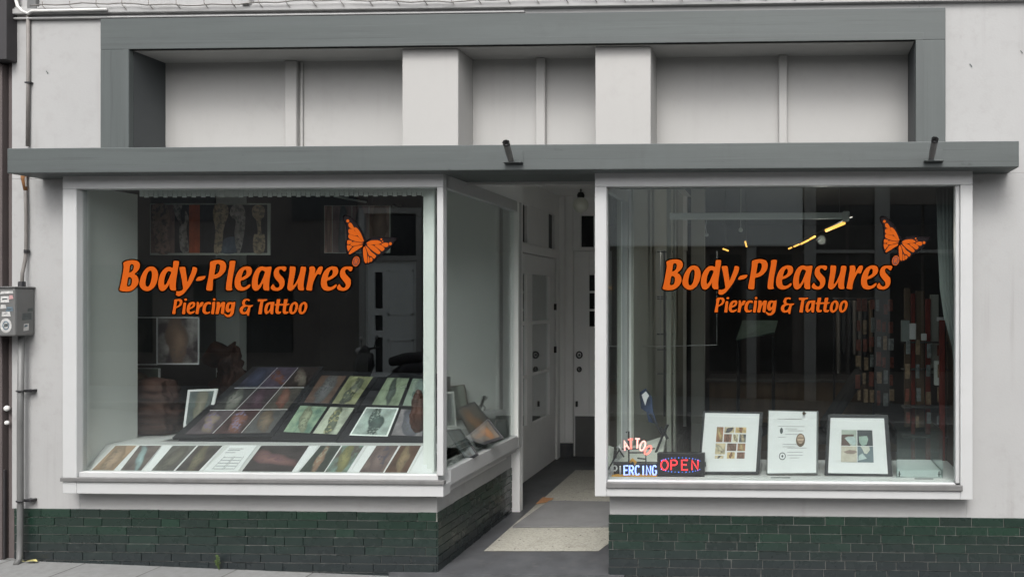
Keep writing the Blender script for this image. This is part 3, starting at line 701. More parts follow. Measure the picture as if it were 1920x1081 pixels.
limb('poster_blue', [(.62,.30),(.72,.34),(.73,.06),(.60,.05)], .0047)
limb('limb_tan', [(.86,.92),(.91,.97),(.96,.9),(.955,.75),(.93,.66),(.935,.42),(.96,.38),(.955,.06),(.87,.06),(.87,.38),(.90,.42),(.89,.66),(.86,.76)], .005)
poster('hanging poster with pink and grey panels behind the butterfly', 608, 385, 731, 474, .95, [
  (.01,.01,.12,.99,pic((.34,.2,.17),(.38,.24,.2),(.3,.2,.2),0,.3,inkamt=0)), (.13,.01,.42,.99,pic((.22,.15,.15),(.14,.15,.17),(.08,.08,.09),0,.22)), (.43,.01,.68,.99,pic((.24,.15,.15),(.15,.15,.18),(.08,.08,.08),0,.3)), (.69,.25,.99,.99,pic((.30,.19,.16),(.34,.22,.17),(.2,.1,.1),0,.4,inkamt=.2))], 'room_grey')
poster('poster of a tattooed torso with black shirt hem, lower left beside the white panel', 296, 594, 372, 683, .85, [(.01,.03,.99,.98,pic((.05,.04,.045),(.30,.20,.15),(.14,.10,.09),-4,.27,bg2=(.35,.33,.32)))])
poster('dim dark poster half hidden by the white side panel, left of the torso poster', 225, 594, 294, 684, .87, [(.01,.03,.99,.98,pic((.06,.06,.05),(.12,.11,.09),(.05,.05,.05),10,.2))])
poster('small tan poster in the lowest row beside the white side panel', 225, 690, 299, 724, .86, [(.01,.03,.97,.98,pic((.13,.15,.12),(.32,.23,.15),(.05,.04,.04),-40,.22))])
# leaning frames seen through the side glass
def leanframe(lab, pts, Y, mn, fm='dark_frame', edge=.09, name='picture_frame', grp='frames leaning by the passage glass'):
    q = [W(*p_[:2], Y+p_[2]) for p_ in pts]
    t_ = thing('framed_picture' if name == 'picture_frame' else name, lab, 'picture frame', (q[0]+q[1])/2, grp)
    MB().slab(*q, .02).build('frame', fm, t_, .003); MB().slab(*sub(q,edge,edge*.7,1-edge,1-edge*.7), .0015).build('print', mn, t_)
leanframe('tall tilted dark frame with an orange-brown picture by the passage glass', [(893,838,.35),(945,821,.35),(889,752,.5),(855,765,.5)], .35, pic((.15,.12,.09),(.42,.20,.08),(.15,.08,.04),-30,.2))
leanframe('small dark frame tilted low against the passage glass', [(874,866,.20),(896,852,.20),(862,803,.3),(836,806,.3)], .2, pic((.18,.20,.20),(.24,.24,.22),(.08,.08,.08),-20,.2))
leanframe('pale framed picture upright right behind the corner post', [(834,803,.7),(855,800,.7),(850,733,.8),(834,734,.8)], .3, pic((.35,.38,.36),(.28,.31,.32),(.15,.15,.16),0,.24), 'display_wall')
leanframe('tall thin-edged frame with a pale green picture behind the pale one', [(836,785,.95),(882,785,.95),(870,720,1.05),(834,725,1.05)], .35, pic((.34,.38,.32),(.3,.33,.28),(.2,.22,.2),0,.2), 'wood_brown', .05)
t_ = thing('figurine', 'tiny black figurine on the shelf end by the passage glass', 'figurine', W(906,768,1.3))
b = MB(); p_ = lambda x,y: W(x,y,1.3)
b.tube([p_(900,768),p_(903,758),p_(905,752),p_(907,747)], [.008,.012,.016,.007], 8); b.tube([p_(905,752),p_(911,748),p_(914,743)], .006, 6); b.tube([p_(904,757),p_(910,764),p_(908,768)], .007, 6); b.tube([p_(903,757),p_(897,762)], .005, 6)
b.build('body', 'black', t_); MB().ball(p_(908,744), .016, 10).build('head', 'black', t_, smooth=True)
tag(MB().box(X(905,1.3),X(941,1.3),1.15,1.38,Z(920,773,1.3)-.02,Z(920,769,1.3)).build('wall_shelf','display_white',None,.003),'short white shelf with the black figurine behind the passage glass','shelf')
# ceiling spots in the left room
for i, (px, py, Y, r, mn) in enumerate(((540,420,4.5,.035,'halogen_white'),)):
    c = W(px,py,Y); t_ = thing('ceiling_spot', 'small bright round spot lamp shining above the lettering of the left window', 'spotlight', c)
    MB().ball(c, r, 12, (1,.6,.7)).build('bulb', mn, t_, smooth=True)
    MB().tube([c+Vector((0,.0,.02)), c+Vector((0,.02,.09))], [.05,.03], 12).build('housing','black',t_); MB().tube([c+Vector((0,.02,.09)), Vector((c.x,c.y+.02,CE))], .008, 6).build('stem','black',t_)
def shine(t_, c, e, col=(1,.86,.68), rad=.05):
    l = bpy.data.lights.new('lamp_light', 'POINT'); l.energy = e; l.color = col; l.shadow_soft_size = rad
    o = bpy.data.objects.new('lamp_light', l); COL.objects.link(o); o.parent = t_; o.location = Vector(c)-t_.location; return o
shine(t_, W(540,420,4.5)+Vector((0,-.1,-.08)), 60)
for (p0_, p1_, Y, lab) in (((626,368),(687,379),3.2,'long dim warm strip lamp above the butterfly of the left window'), ((737,387),(748,389),3.2,'short dim warm strip lamp next to the corner post')):
    a, c = W(*p0_,Y), W(*p1_,Y+.2); t_ = thing('strip_lamp', lab, 'strip lamp', a)
    MB().tube([a,c], .012, 8).build('tube','lit_panel',t_); MB().tube([a+Vector((0,.03,.02)),c+Vector((0,.03,.02))], .02, 6).build('housing','dark_frame',t_)
# ------------------------------------------------------------------ right display
zR = Z(1450,893,.02)
rs = thing('display_shelf', 'flat white display shelf along the bottom of the right window', 'display shelf', ((rgx0+rgx1)/2, .3, ZF))
b = MB().box(rx0+.065, rx1-.02, -.028, .62, zR-.05, zR); b.build('shelf_board', 'display_white', rs, .003)
b = MB(); b.box(rx0+.09, rx1-.04, .25, .6, .1, zR-.05); b.build('cabinet', 'display_white', rs)
def mounted(lab, corners, yb, yt_, inner, prints, fm='dark_frame', name='picture_frame', top=.0):
    q = [W(*corners[0],yb), W(*corners[1],yb), W(*corners[2],yt_), W(*corners[3],yt_)]
    t_ = thing('framed_picture' if name == 'picture_frame' else name, lab, 'picture frame', (q[0]+q[1])/2, 'white-mounted frames on the right shelf')
    MB().slab(*q, .022).build('frame', fm, t_, .003)
    m_ = sub(q, *inner, .003); MB().slab(*m_, .0015).build('mount', 'card_white', t_)
    for (u0,v0,u1,v1,mn) in prints: MB().slab(*sub(m_,u0,v0,u1,v1,.002), .001).build('print', mn, t_)
    return t_, m_
S1 = []
cl = [(.36,.18,.10),(.62,.52,.34),(.66,.48,.24),(.25,.13,.09),(.66,.60,.44),(.12,.12,.13),(.60,.5,.33),(.2,.12,.09)]
def sp(i, ang=0, wd=.25): return pic(cl[i%8], cl[(i*3+2)%8], (.12,.08,.06), ang, wd, inkscale=5)
for i,(u0,v0,u1,v1) in enumerate(((.24,.50,.36,.76),(.38,.66,.56,.76),(.58,.66,.78,.76),(.38,.50,.52,.64),(.54,.50,.64,.64),(.66,.50,.78,.64),(.24,.29,.42,.48),(.45,.35,.62,.48),(.64,.35,.78,.48),(.24,.22,.40,.27),(.46,.22,.60,.33),(.64,.22,.78,.33))):
    S1.append((u0,v0,u1,v1,sp(i, R.uniform(-60,60), R.uniform(.12,.28))))
mounted('black frame with white mount round a collage of small tan photos, left of three', [(1308,888),(1424,888),(1431,772),(1318,770)], .05, .16, (.04,.04,.94,.97), S1)
t_, m_ = mounted('narrow grey-edged certificate with seals and an oval mask picture, middle of three', [(1437,889),(1534,888),(1535,770),(1440,768)], .05, .16, (.02,.02,.96,.985), [], 'grey_metal', 'certificate')
b = MB()
for v, a, c in ((.87,.18,.7),(.75,.2,.75),(.71,.35,.6),(.68,.4,.72),(.62,.35,.66),(.57,.2,.36),(.46,.3,.62),(.42,.3,.55),(.40,.4,.8),(.33,.4,.72),(.28,.4,.72),(.24,.45,.65)):
    b.quad(*sub(m_,a,v,c,v+.006,.0012))
b.build('text_lines', 'zinc', t_)
def ell(q, cu, cv, ru, rv, lift, k=20, u2=1):
    n_ = (q[1]-q[0]).cross(q[3]-q[0]).normalized()*lift
    return [quadpt(q, cu+ru*math.cos(2*math.pi*i/k), cv+rv*math.sin(2*math.pi*i/k))+n_ for i in range(k)]
b = MB(); pts = ell(m_,.3,.27,.07,.062,.0014); n = b.vs(pts); b.face(range(n,n+20)); b.mi = 1; pts = ell(m_,.3,.27,.055,.048,.0018); n = b.vs(pts); b.face(range(n,n+20)); b.mi = 0; pts = ell(m_,.3,.27,.02,.02,.0022); n = b.vs(pts); b.face(range(n,n+20))
b.build('seal', ['sticker_dark','card_white'], t_); b = MB()
pts = ell(m_,.27,.68,.032,.05,.0014); n = b.vs(pts); b.face(range(n,n+20))
b.build('seal', ['sticker_dark','card_white'], t_)
b = MB(); pts = ell(m_,.67,.53,.095,.11,.0016); n = b.vs(pts); b.face(range(n,n+20)); b.mi = 1; pts = ell(m_,.67,.55,.07,.075,.002); n = b.vs(pts); b.face(range(n,n+20)); b.mi = 0
for v in (.56,.50): b.quad(*sub(m_,.605,v,.735,v+.012,.0024))
b.build('mask_picture', ['wood_brown','skin_print'], t_)
tag(MB().tube([W(1505,775,.13),W(1507,772,.13),W(1511,775,.13)],.006,6).ball(W(1507,775,.13),.01,8).build('clip','wood_brown'),'tiny brown clip on top edge of the white certificate','clip')
t_, m_ = mounted('black frame with white mount round four large abstract photo quarters, right of three', [(1546,890),(1674,892),(1665,777),(1552,776)], .05, .16, (.05,.035,.93,.94), [])
pr = sub(m_,.21,.20,.77,.78,.0025)
def poly(mn, pts, lift):
    b = MB(); n_ = (pr[1]-pr[0]).cross(pr[3]-pr[0]).normalized()*lift; lp = [Vector(p_) for p_ in pts]
    fill(b, [lp], lambda p_: quadpt(pr, p_.x, p_.y)+n_); return b.build('print', mn, t_)
def fill(b, loops, to3):
    flat = [to3(p_) for lp in loops for p_ in lp]; n = b.vs(flat)
    for tr in tessellate_polygon([[Vector((p_.x,p_.y,0)) for p_ in lp] for lp in loops]): b.face([n+i for i in tr])
for nm_, c_ in (('print_sage',(.36,.40,.35)),('print_brown',(.10,.065,.055)),('print_sky',(.40,.48,.47)),('print_slate',(.05,.055,.06)),('print_mint',(.28,.37,.32)),('print_cream',(.50,.46,.38)),('print_taupe',(.26,.20,.17)),('print_bone',(.52,.53,.46)),('print_steel',(.14,.18,.20))): paint(nm_, c_, .4, .12, 25, 0)
poly('print_sage', [(0,.51),(.49,.51),(.49,1),(0,1)], 0); poly('print_brown', [(0,.51),(.3,.51),(.22,.62),(.1,.74),(.2,.80),(.36,.80),(.38,.74),(.4,.86),(.05,.86),(0,.84)], .0004)
poly('print_sky', [(.12,.76),(.38,.80),(.45,.74),(.46,.58),(.40,.53),(.28,.58),(.18,.66)], .0008)
poly('print_slate', [(.51,.51),(1,.51),(1,1),(.51,1)], 0); poly('print_mint', [(.56,.80),(.82,.82),(.86,.72),(.80,.55),(.66,.50),(.57,.62)], .0004)
poly('print_cream', [(0,0),(.49,0),(.49,.49),(0,.49)], 0); poly('print_taupe', [(.08,.32),(.25,.38),(.46,.36),(.49,.30),(.38,.25),(.18,.26)], .0004)
poly('print_steel', [(.51,0),(1,0),(1,.49),(.51,.49)], 0); poly('print_bone', [(.60,.49),(.88,.49),(.90,.38),(.80,.26),(.72,.28),(.66,.42)], .0004); poly('print_sky', [(.53,.05),(.80,.12),(.66,.28),(.55,.2)], .0006)
# glass case at the right end
t_ = thing('glass_case', 'low clear glass case at the right end of the white shelf', 'glass case', W(1720,890,.3))
ga, gb, gc, gd = X(1681,.02), X(1768,.02), .02, .45; gt = Z(1720,806,.02)
b = MB(); b.box(ga,gb,gc,gc+.005,zR,gt); b.box(ga,gb,gd,gd+.005,zR,gt); b.box(ga,ga+.005,gc+.006,gd-.001,zR,gt); b.box(gb-.005,gb,gc+.006,gd-.001,zR,gt); b.build('pane','clear_glass',t_)
b = MB().box(ga+.01,gb-.01,gc+.03,gd-.02,zR+.002,zR+.05).build('white_base','card_white',t_,.003)
b = MB()
for x in (ga+.02, gb-.03): b.tube([(x,gc-.004,zR+.01),(x,gc-.004,zR+.05)],.004,6); b.tube([(x-.008,gc-.004,zR+.03),(x+.012,gc-.004,zR+.03)],.003,6)
b.build('clip','black',t_)
tag(MB().box(X(1445,-.02),X(1482,-.02),-.024,-.012,zR+.001,zR+.006).build('ruler','grey_metal'),'thin grey strip lying on the shelf below the certificate','strip')
tag(MB().box(X(1715,-.02),X(1750,-.02),-.024,-.012,zR+.001,zR+.006).build('ruler','grey_metal'),'thin grey strip lying on the shelf in front of the glass case','strip')
# ---- lit signs -------------------------------------------------
def glyph(ch):
    G = {'T':[[(0,1),(1,1)],[(.5,1),(.5,0)]], 'A':[[(0,0),(.5,1),(1,0)],[(.2,.4),(.8,.4)]], 'P':[[(0,0),(0,1),(.65,1),(.95,.85),(.95,.62),(.65,.48),(0,.48)]],
     'I':[[(.5,0),(.5,1)]], 'E':[[(1,1),(0,1),(0,0),(1,0)],[(0,.52),(.8,.52)]], 'R':[[(0,0),(0,1),(.65,1),(.95,.85),(.95,.65),(.65,.5),(0,.5)],[(.5,.5),(1,0)]],
     'C':[[(.95,.85),(.7,1),(.3,1),(.03,.75),(.03,.25),(.3,0),(.7,0),(.95,.15)]], 'N':[[(0,0),(0,1),(1,0),(1,1)]],
     'G':[[(.95,.85),(.7,1),(.3,1),(.03,.75),(.03,.25),(.3,0),(.7,0),(.97,.2),(.97,.45),(.6,.45)]]}
    if ch == 'O': return [[(.5+.5*math.cos(a),.5+.5*math.sin(a)) for a in [i*math.pi/8 for i in range(17)]]]
    return G[ch]
def neon(b, ch, bl, wx, hz, r, rot=0, lift=0):
    for st_ in glyph(ch):
        pts = []
        for x, z in st_:
            dx, dz = (x-.5)*wx, (z-.5)*hz; c_, s_ = math.cos(rot), math.sin(rot)
            pts.append(Vector(bl)+Vector((dx*c_-dz*s_, lift, dx*s_+dz*c_)))
        b.tube(pts, r, 6)
px1 = .0040
Y0 = .0
t_ = thing('neon_sign', 'neon sign with an arched red TATTOO over a blue PIERCING on a black stand', 'neon sign', W(1190,893,Y0))
k = D/F
lett = [('T',1165,843,.6,'tube_off'),('A',1173,834,.32,'neon_pink'),('T',1183,832,.08,'neon_red'),('T',1195,831,-.05,'neon_pink'),('O',1205,835,-.35,'neon_pink'),('O',1215,843,-.6,'neon_red')]
for ch, x, y, rot, mn in lett:
    b = MB(); neon(b, ch, W(x,y,Y0-.01), 9*k, 18*k, .0066, rot); b.build('letter', mn, t_, smooth=True)
for i, ch in enumerate('PIERCING'):
    xs_ = [1153,1163,1174,1184,1195,1206,1216,1227][i]
    b = MB(); neon(b, ch, W(xs_,881,Y0-.01), 7.5*k, 17*k, .0064); b.build('letter', 'tube_off' if i < 2 else 'neon_blue', t_, smooth=True)
b = MB(); P = lambda x,y,dy=.03: W(x,y,Y0+dy)
for l_ in ([(1179,893),(1179,808),(1174,810)],[(1160,841),(1228,840)],[(1179,848),(1211,848),(1211,868)],[(1179,866),(1212,866)],[(1161,843),(1133,892)],[(1161,843),(1170,856)],[(1195,858),(1210,860)],[(1150,866),(1235,866)],[(1152,893),(1152,866)],[(1232,893),(1232,866)]):
    b.tube([P(*q_) for q_ in l_], .006, 6)
b.build('stand', 'black', t_)
MB().box(X(1150,.02),X(1234,.02),.012,.03,Z(1190,892,.02),Z(1190,868,.02)).build('back_plate','black',t_,.002)
MB().box(X(1148,0),X(1232,0),-.025,.05,zR+.001,Z(1190,889,0)).build('base','tin_yellow',t_,.003)
b = MB().tube([P(1181,866,-.01),P(1186,861,-.01),P(1192,866,-.01),P(1190,871,-.01)],[.008,.014,.010,.006],8).build('ornament','tin_yellow',t_,smooth=True)
t_ = thing('open_sign', 'black LED sign reading OPEN in red inside a blue dotted oval', 'led sign', W(1280,893,-.01))
sx0, sx1, sz0, sz1 = X(1232,-.01), X(1321,-.01), Z(1280,893,-.01), Z(1280,849,-.01)
MB().box(sx0,sx1,-.01,.04,sz0,sz1).build('case','black',t_,.004)
for i, ch in enumerate('OPEN'):
    b = MB(); neon(b, ch, W([1246,1264,1284,1303][i],871,-.016), (13 if ch=='O' else 11.5)*k, 18*k, .0058); b.build('letter','led_red',t_,smooth=True)
b = MB()
for sgn in (1,-1):
    for i in range(14):
        a = math.pi*(.14+.72*i/13); c = W(1276,871,-.013); b.ball(c+Vector((40*k*math.cos(a), 0, sgn*13.5*k*math.sin(a)**.6)), .0042 if i%2 else .0032, 8)
b.build('blue_dots','led_blue',t_)
MB().box(sx1,sx1+.008,.0,.02,Z(1280,872,0)-.01,Z(1280,868,0)+.01).build('switch','black',t_)
# easel things in the left corner of the right window
t_ = thing('folding_easel', 'black folding easel legs in the left corner of the right window', 'easel', W(1235,880,.5))
b = MB(); 
for l_ in ([(1238,800),(1252,822)],[(1218,775),(1243,815),(1225,860)],[(1252,796),(1240,820)]): b.tube([W(*q_,.45) for q_ in l_], .012, 6)
b.build('leg','dark_frame',t_)
q = [W(1225,880,.25),W(1245,835,.5),W(1252,815,.55),W(1180,845,.5)]
tag(MB().slab(W(1150,880,.30),W(1238,872,.30),W(1250,815,.62),W(1180,838,.62),.008).build('leaning_board','room_grey'), 'white board leaning behind the neon sign', 'board')
b = MB(); pts = [W(1199,735,.7),W(1210,728,.7),W(1222,745,.7),W(1224,770,.7),W(1232,795,.7),W(1216,790,.7),W(1212,772,.7),W(1202,765,.7)]
n = b.vs(pts+[p_+Vector((0,.02,0)) for p_ in pts]); kk = len(pts); b.face(range(n,n+kk)); b.face([n+kk+i for i in reversed(range(kk))])
for i in range(kk): b.face((n+i,n+kk+i,n+kk+(i+1)%kk,n+(i+1)%kk))
tag(b.build('hanging_cloth','blue_cloth'), 'crumpled dark blue and white cloth hanging above the neon sign', 'cloth')
b = MB(); pts = [W(1203,740,.695),W(1211,733,.695),W(1217,741,.695),W(1213,748,.695),W(1210,760,.695)]; n = b.vs(pts); b.face(range(n,n+5)); 
tag(b.build('paper_tag','card_white'), 'torn white piece on the blue cloth', 'paper')
# interior posts and walls of the right room
for a, c, Y, mt_ in ((1250,1258,1.6,'room_grey'),(1262,1266,1.8,'room_grey'),(1296,1321,3.2,'opp_column')):
    tag(B('room_post', mt_, None, X(a,Y), X(c,Y), Y, Y+.08, .086, CE-.001), {1250:'thin grey upright just left of the lettering in the right window',1262:'second thin grey upright by the wide post in the right window',1296:'wide pale post behind the first letters of the right window'}[a], 'post')
t_ = thing('hanging_shelf', 'thin metal rod shelf hung inside the right window near the neon sign', 'shelf', W(1300,648,1.2))
b = MB(); b.tube([W(1165,649,1.2), W(1245,649,1.2), W(1345,646,1.2)], .004, 6); b.build('rod','steel',t_)
b = MB(); b.tube([W(1238,648,1.2), W(1238,470,1.2)], .004, 5); b.tube([W(1344,646,1.2), W(1344,470,1.2)], .003, 5); b.build('wire','steel',t_)
# stand with shelves (left of right room)
t_ = thing('pole_rack', 'slim dark pole rack with small crossbars left of the lettering', 'rack', W(1245,770,1.9))
b = MB(); b.tube([W(1246,780,1.9), W(1246,470,1.9)], .012, 8)
b.build('pole','dark_frame',t_)
b = MB()
for y in (472, 556, 560, 626, 655, 700): b.tube([W(1232,y,1.9), W(1264,y,1.9)], .008, 6)
b.build('crossbar','grey_metal',t_)
# hanging tube lamp
t_ = thing('tube_lamp', 'long white tube lamp hung on wires across the right window', 'tube lamp', W(1425,405,1.0))
za = W(1256,405,1.0); zb = W(1590,405,1.0)
b = MB().box(za.x, zb.x-.03, .97, 1.03, Z(1425,411,1.0), Z(1425,399,1.0)); b.build('housing','lit_panel',t_,.008)
b = MB().box(zb.x-.05, zb.x+.012, .95, 1.05, Z(1425,416,1.0), Z(1425,397,1.0)); b.build('end_cap','lit_panel',t_,.012)
b = MB()
for px in (1322, 1574): b.tube([W(px,400,1.0), (W(px,400,1.0).x,1.0,CE)], .003, 5)
b.build('wire','steel',t_)
t_ = thing('pull_cord', 'white pull cord with a small round knob under the tube lamp', 'cord', W(1325,440,.97))
MB().tube([W(1325,412,.94), W(1323,425,.94), W(1325,437,.94)], .003, 5).build('cord','card_white',t_); MB().ball(W(1325,440,.94), .018, 10).build('knob','card_white',t_,smooth=True)
tag(MB().ball(W(1389,431,1.4), .022, 10).tube([W(1389,431,1.4), (W(1389,431,1.4).x,1.4,CE)], .002, 5).build('smoke_ball','globe',None,smooth=True), 'small pale round bulb hanging alone below the tube lamp', 'bulb')
t_ = thing('track_light', 'row of five warm yellow lamps on a ceiling track receding into the shop', 'track light', W(1530,445,3))
for i, (x0_,y0_,x1_,y1_,Y) in enumerate(((1549,432,1583,418,2.2),(1519,448,1528,443,3.2),(1502,457,1516,450,3.4),(1489,462,1498,458,4.2),(1479,466,1484,464,5.0))):
    a, c = W(x0_,y0_,Y), W(x1_,y1_,Y-.25)
    MB().tube([a,c], .011 if i else .017, 8).build('lamp','halogen',t_,smooth=True)
shine(t_, W(1540,450,2.6), 7, (1,.93,.82))
MB().tube([W(1475,463,5.3), W(1600,405,1.9)], .01, 6).build('track','black',t_)
for (x0_,y0_,x1_,y1_,lab) in ((1355,466,1366,470,'tiny orange spot lamp left under the tube lamp'),(1397,452,1400,463,'tiny upright orange spot lamp under the pale bulb'),(1141,538,1149,540,'tiny orange lamp beside the left post of the right window')):
    Y = 3.5 if x0_ > 1200 else 1.5
    t_ = thing('spot_lamp', lab, 'spotlight', W(x0_,y0_,Y)); MB().tube([W(x0_,y0_,Y), W(x1_,y1_,Y)], .009, 8).build('bulb','halogen',t_,smooth=True)
    MB().tube([W((x0_+x1_)/2,y0_-1,Y+.03), Vector((W((x0_+x1_)/2,y0_,Y+.03).x,Y+.03,CE))], .006, 6).build('stem','black',t_)
# curtain drawn back on the right
b = MB(); nn = 26
pts0 = []; top = 352
cur = [(1756,1793,352),(1758,1793,420),(1760,1793,480),(1763,1793,540),(1770,1793,590),(1779,1794,625),(1786,1795,650),(1790,1796,690)]
rows = []
for (a, c, y) in cur:
    rows.append(b.vs([W(lerp(a,c,j/14), y, .30+.03*math.sin(j*2.3)) for j in range(15)]))
for i in range(len(rows)-1):
    for j in range(14): b.face((rows[i+1]+j, rows[i+1]+j+1, rows[i]+j+1, rows[i]+j))
o = b.build('curtain','curtain',None,smooth=True); tag(o,'pale sheer curtain drawn back at the right edge of the right window','curtain'); sm = o.modifiers.new('s','SOLIDIFY'); sm.thickness = .004
# red and tan display rack
t_ = thing('wooden_rack', 'tall rack of tan panels and red wooden posts at the right inside the shop', 'rack', W(1730,880,1.5))
for a, c, y0_, y1_, mt_, Y in ((1696,1707,540,800,'wood_brown',1.7),(1718,1733,545,800,'wood_brown',1.7),(1709,1716,550,860,'wood_red',1.72),(1736,1745,560,870,'wood_red',1.72),(1762,1772,600,885,'wood_red',1.4),(1745,1760,552,700,'room_grey',1.75),(1776,1790,560,880,'wood_brown',1.8)):
    MB().box(X(a,Y),X(c,Y),Y,Y+.04,Z(a,y1_,Y),Z(a,y0_,Y)).build('post' if 'red' in mt_ else 'panel', mt_, t_, .003)
b = MB()
for y in (640, 690, 760, 815): b.box(X(1690,1.65),X(1775,1.65),1.55,1.69,Z(1730,y+2,1.65),Z(1730,y,1.65))
b.build('shelf','room_dark',t_)
for (a,c,y0_,y1_,mt_,lab) in ((1752,1770,676,722,'lit_panel','small white box with a loose lid on the red rack'),(1690,1706,600,640,'curtain','crumpled pale shirt hanging on the rack'),(1705,1718,606,636,'card_white','white card hanging on the middle of the rack'),(1728,1738,625,638,'card_white','small white tag right of the card on the rack'),(1757,1774,594,602,'card_white','small crumpled paper on top of the rightmost red post')):
    q = W((a+c)/2,(y0_+y1_)/2,1.5)
    tag(MB().box(X(a,1.5),X(c,1.5),1.5,1.54,Z(a,y1_,1.5),Z(a,y0_,1.5)).build('white_box' if 'box' in lab else 'hanging_item', mt_, None, .008), lab, 'box' if 'box' in lab else 'display item')
k0 = 0
for (ax, bx_, Y) in ((1604,1678,2.3),(1692,1772,1.48)):
    for row in range(6 if Y > 2 else 4):
        for colm in range(6 if Y > 2 else 4):
            mt_ = R.choice(['pack_red','pack_tan','pack_grey','pack_red'])
            px = ax+(bx_-ax)*(colm+.5)/(6 if Y > 2 else 4)+R.uniform(-2,2); py = (575 if Y > 2 else 655)+row*(34 if Y > 2 else 44)+R.uniform(-5,5)
            hh = R.uniform(9,14); ww = R.uniform(3,5); c = W(px,py,Y)
            o = MB().box(X(px-ww,Y),X(px+ww,Y),Y,Y+.02,Z(px,py+hh,Y),Z(px,py-hh,Y)).build('hanging_packet', mt_, None, .004)
            tag(o, '%s packet on the %s rack, %s row, %s from the left' % ({'pack_red':'dull red','pack_tan':'tan','pack_grey':'grey'}[mt_], 'dim rear' if Y > 2 else 'red wooden', ['top','second','third','fourth','fifth','sixth'][row], ['first','second','third','fourth','fifth','sixth'][colm]), 'packet', 'packets hanging on the shop racks')
# dark counter and chair-like shapes deep in the room
t_ = thing('shop_counter', 'dark low counter deep inside the right room', 'counter', (X(1500,4.2),4.2,.085))
x0_, x1_ = X(1330,4.2), X(1640,4.2)
MB().box(x0_,x1_,4.2,4.8,.086,1.0).build('body','wood_brown',t_,.005); MB().box(x0_-.04,x1_+.04,4.15,4.85,1.0,1.04).build('top','room_dark',t_,.005)
t_ = thing('poster_roll_rack', 'dim reddish clothes rack standing in the shadow behind the lettering', 'rack', W(1600,760,3.2))
b = MB().tube([W(1562,560,3.2), W(1640,560,3.2)], .015, 8); b.tube([W(1564,560,3.2), W(1564,800,3.2)], .015, 8); b.tube([W(1638,560,3.2), W(1638,800,3.2)], .015, 8); b.build('frame','dark_frame',t_)
for i in range(7):
    a = 1568+i*10; MB().box(X(a,3.2),X(a+7,3.2),3.1,3.35,Z(a,R.uniform(660,700),3.2),Z(a,563,3.2)).build('garment',R.choice(['wood_brown','garment_red','rubber','opp_dark']),t_,.02)
t_ = thing('work_table', 'dim table with a pale green sloping sheet deep behind the small lettering', 'table', (X(1410,3.0),3.0,.085))
q = [W(1384,628,3.0),W(1400,632,3.0),W(1456,598,3.3),W(1398,596,3.4)]
MB().slab(W(1380,636,2.8),W(1452,622,2.8),W(1458,600,3.2),W(1392,600,3.2),.02).build('top','green_sheet',t_,.003)
for px in (1384, 1450):
    a = W(px,632,2.9); MB().tube([a,(a.x,2.9,.086)],.02,8).build('leg','dark_frame',t_)
t_ = thing('reclining_chair', 'dark padded reclining chair in the shade of the right room', 'chair', (X(1500,2.6),2.6,.085))
c = Vector((X(1500,2.6),2.6,.085)); b = MB().box(c.x-.35,c.x+.35,2.4,2.9,.52,.64); b.build('seat','rubber',t_,.04)
b = MB().slab(c+Vector((.30,-.22,.55)),c+Vector((.72,-.22,1.18)),c+Vector((.72,.26,1.18)),c+Vector((.30,.26,.55)),-.10).build('backrest','rubber',t_,.03)
b = MB().slab(c+Vector((-.70,-.2,.34)),c+Vector((-.34,-.2,.55)),c+Vector((-.34,.25,.55)),c+Vector((-.70,.25,.34)),-.08).build('leg_rest','rubber',t_,.03)
MB().tube([c+Vector((0,0,.02)),c+Vector((0,0,.46))],.05,12).build('column','steel',t_); MB().box(c.x-.28,c.x+.28,2.35,2.85,.086,.12).build('base','steel',t_,.01)
t_ = thing('floor_plant', 'dim leafy plant standing beside the shop rack in the right room', 'plant', W(1668,760,2.4)) if False else None
# ------------------------------------------------------------------ lettering and butterfly on the glass
def smooth_loop(pts, k=5):
    n = len(pts); out = []
    P_ = [Vector(p_).to_2d() if len(p_) > 2 else Vector(p_) for p_ in pts]
    for i in range(n):
        p0, p1, p2, p3 = P_[i-1], P_[i], P_[(i+1)%n], P_[(i+2)%n]
        for j in range(k):
            t = j/k
            out.append(.5*((2*p1)+(p2-p0)*t+(2*p0-5*p1+4*p2-p3)*t*t+(3*p1-p0-3*p2+p3)*t**3))
    return out
A1 = (215,475,10.81); A4 = (315,550,13.714); A5 = (445,550,13.714); AB = (620,380,7.72)
def T(pts, A, dx=0): return [Vector((A[0]+(x+dx)/A[2], A[1]+y/A[2])) for x, y in pts]
E_ = [(970,262),(1020,275),(1048,315),(1050,380),(1020,440),(960,490),(890,530),(828,552),(825,610),(840,660),(880,680),(930,670),(975,640),(1015,622),(1015,665),(970,710),(900,745),(830,755),(760,735),(715,680),(700,600),(710,510),(745,410),(795,330),(860,280),(920,262)]
EH = [(890,345),(920,328),(940,350),(938,410),(910,450),(845,485),(860,410)]
S_ = [(1700,362),(1670,335),(1640,318),(1610,330),(1600,370),(1615,415),(1660,465),(1705,520),(1715,590),(1700,660),(1660,715),(1600,750),(1530,755),(1470,740),(1435,705),(1445,660),(1482,618),(1510,660),(1545,690),(1585,690),(1610,650),(1600,600),(1560,550),(1515,490),(1495,430),(1500,360),(1535,300),(1590,268),(1660,262),(1725,265),(1752,290),(1735,345)]
O5 = [(1470,212),(1530,230),(1562,290),(1555,370),(1525,450),(1470,510),(1410,532),(1355,505),(1332,440),(1345,350),(1385,265)]
O5H = [(1465,270),(1490,300),(1485,380),(1455,455),(1425,475),(1408,440),(1415,360),(1438,295)]
T5 = [(1020,150),(1060,146),(1105,148),(1090,250),(1070,350),(1058,440),(1075,465),(1120,460),(1125,490),(1090,520),(1020,522),(985,490),(978,430),(990,330),(1005,230)]
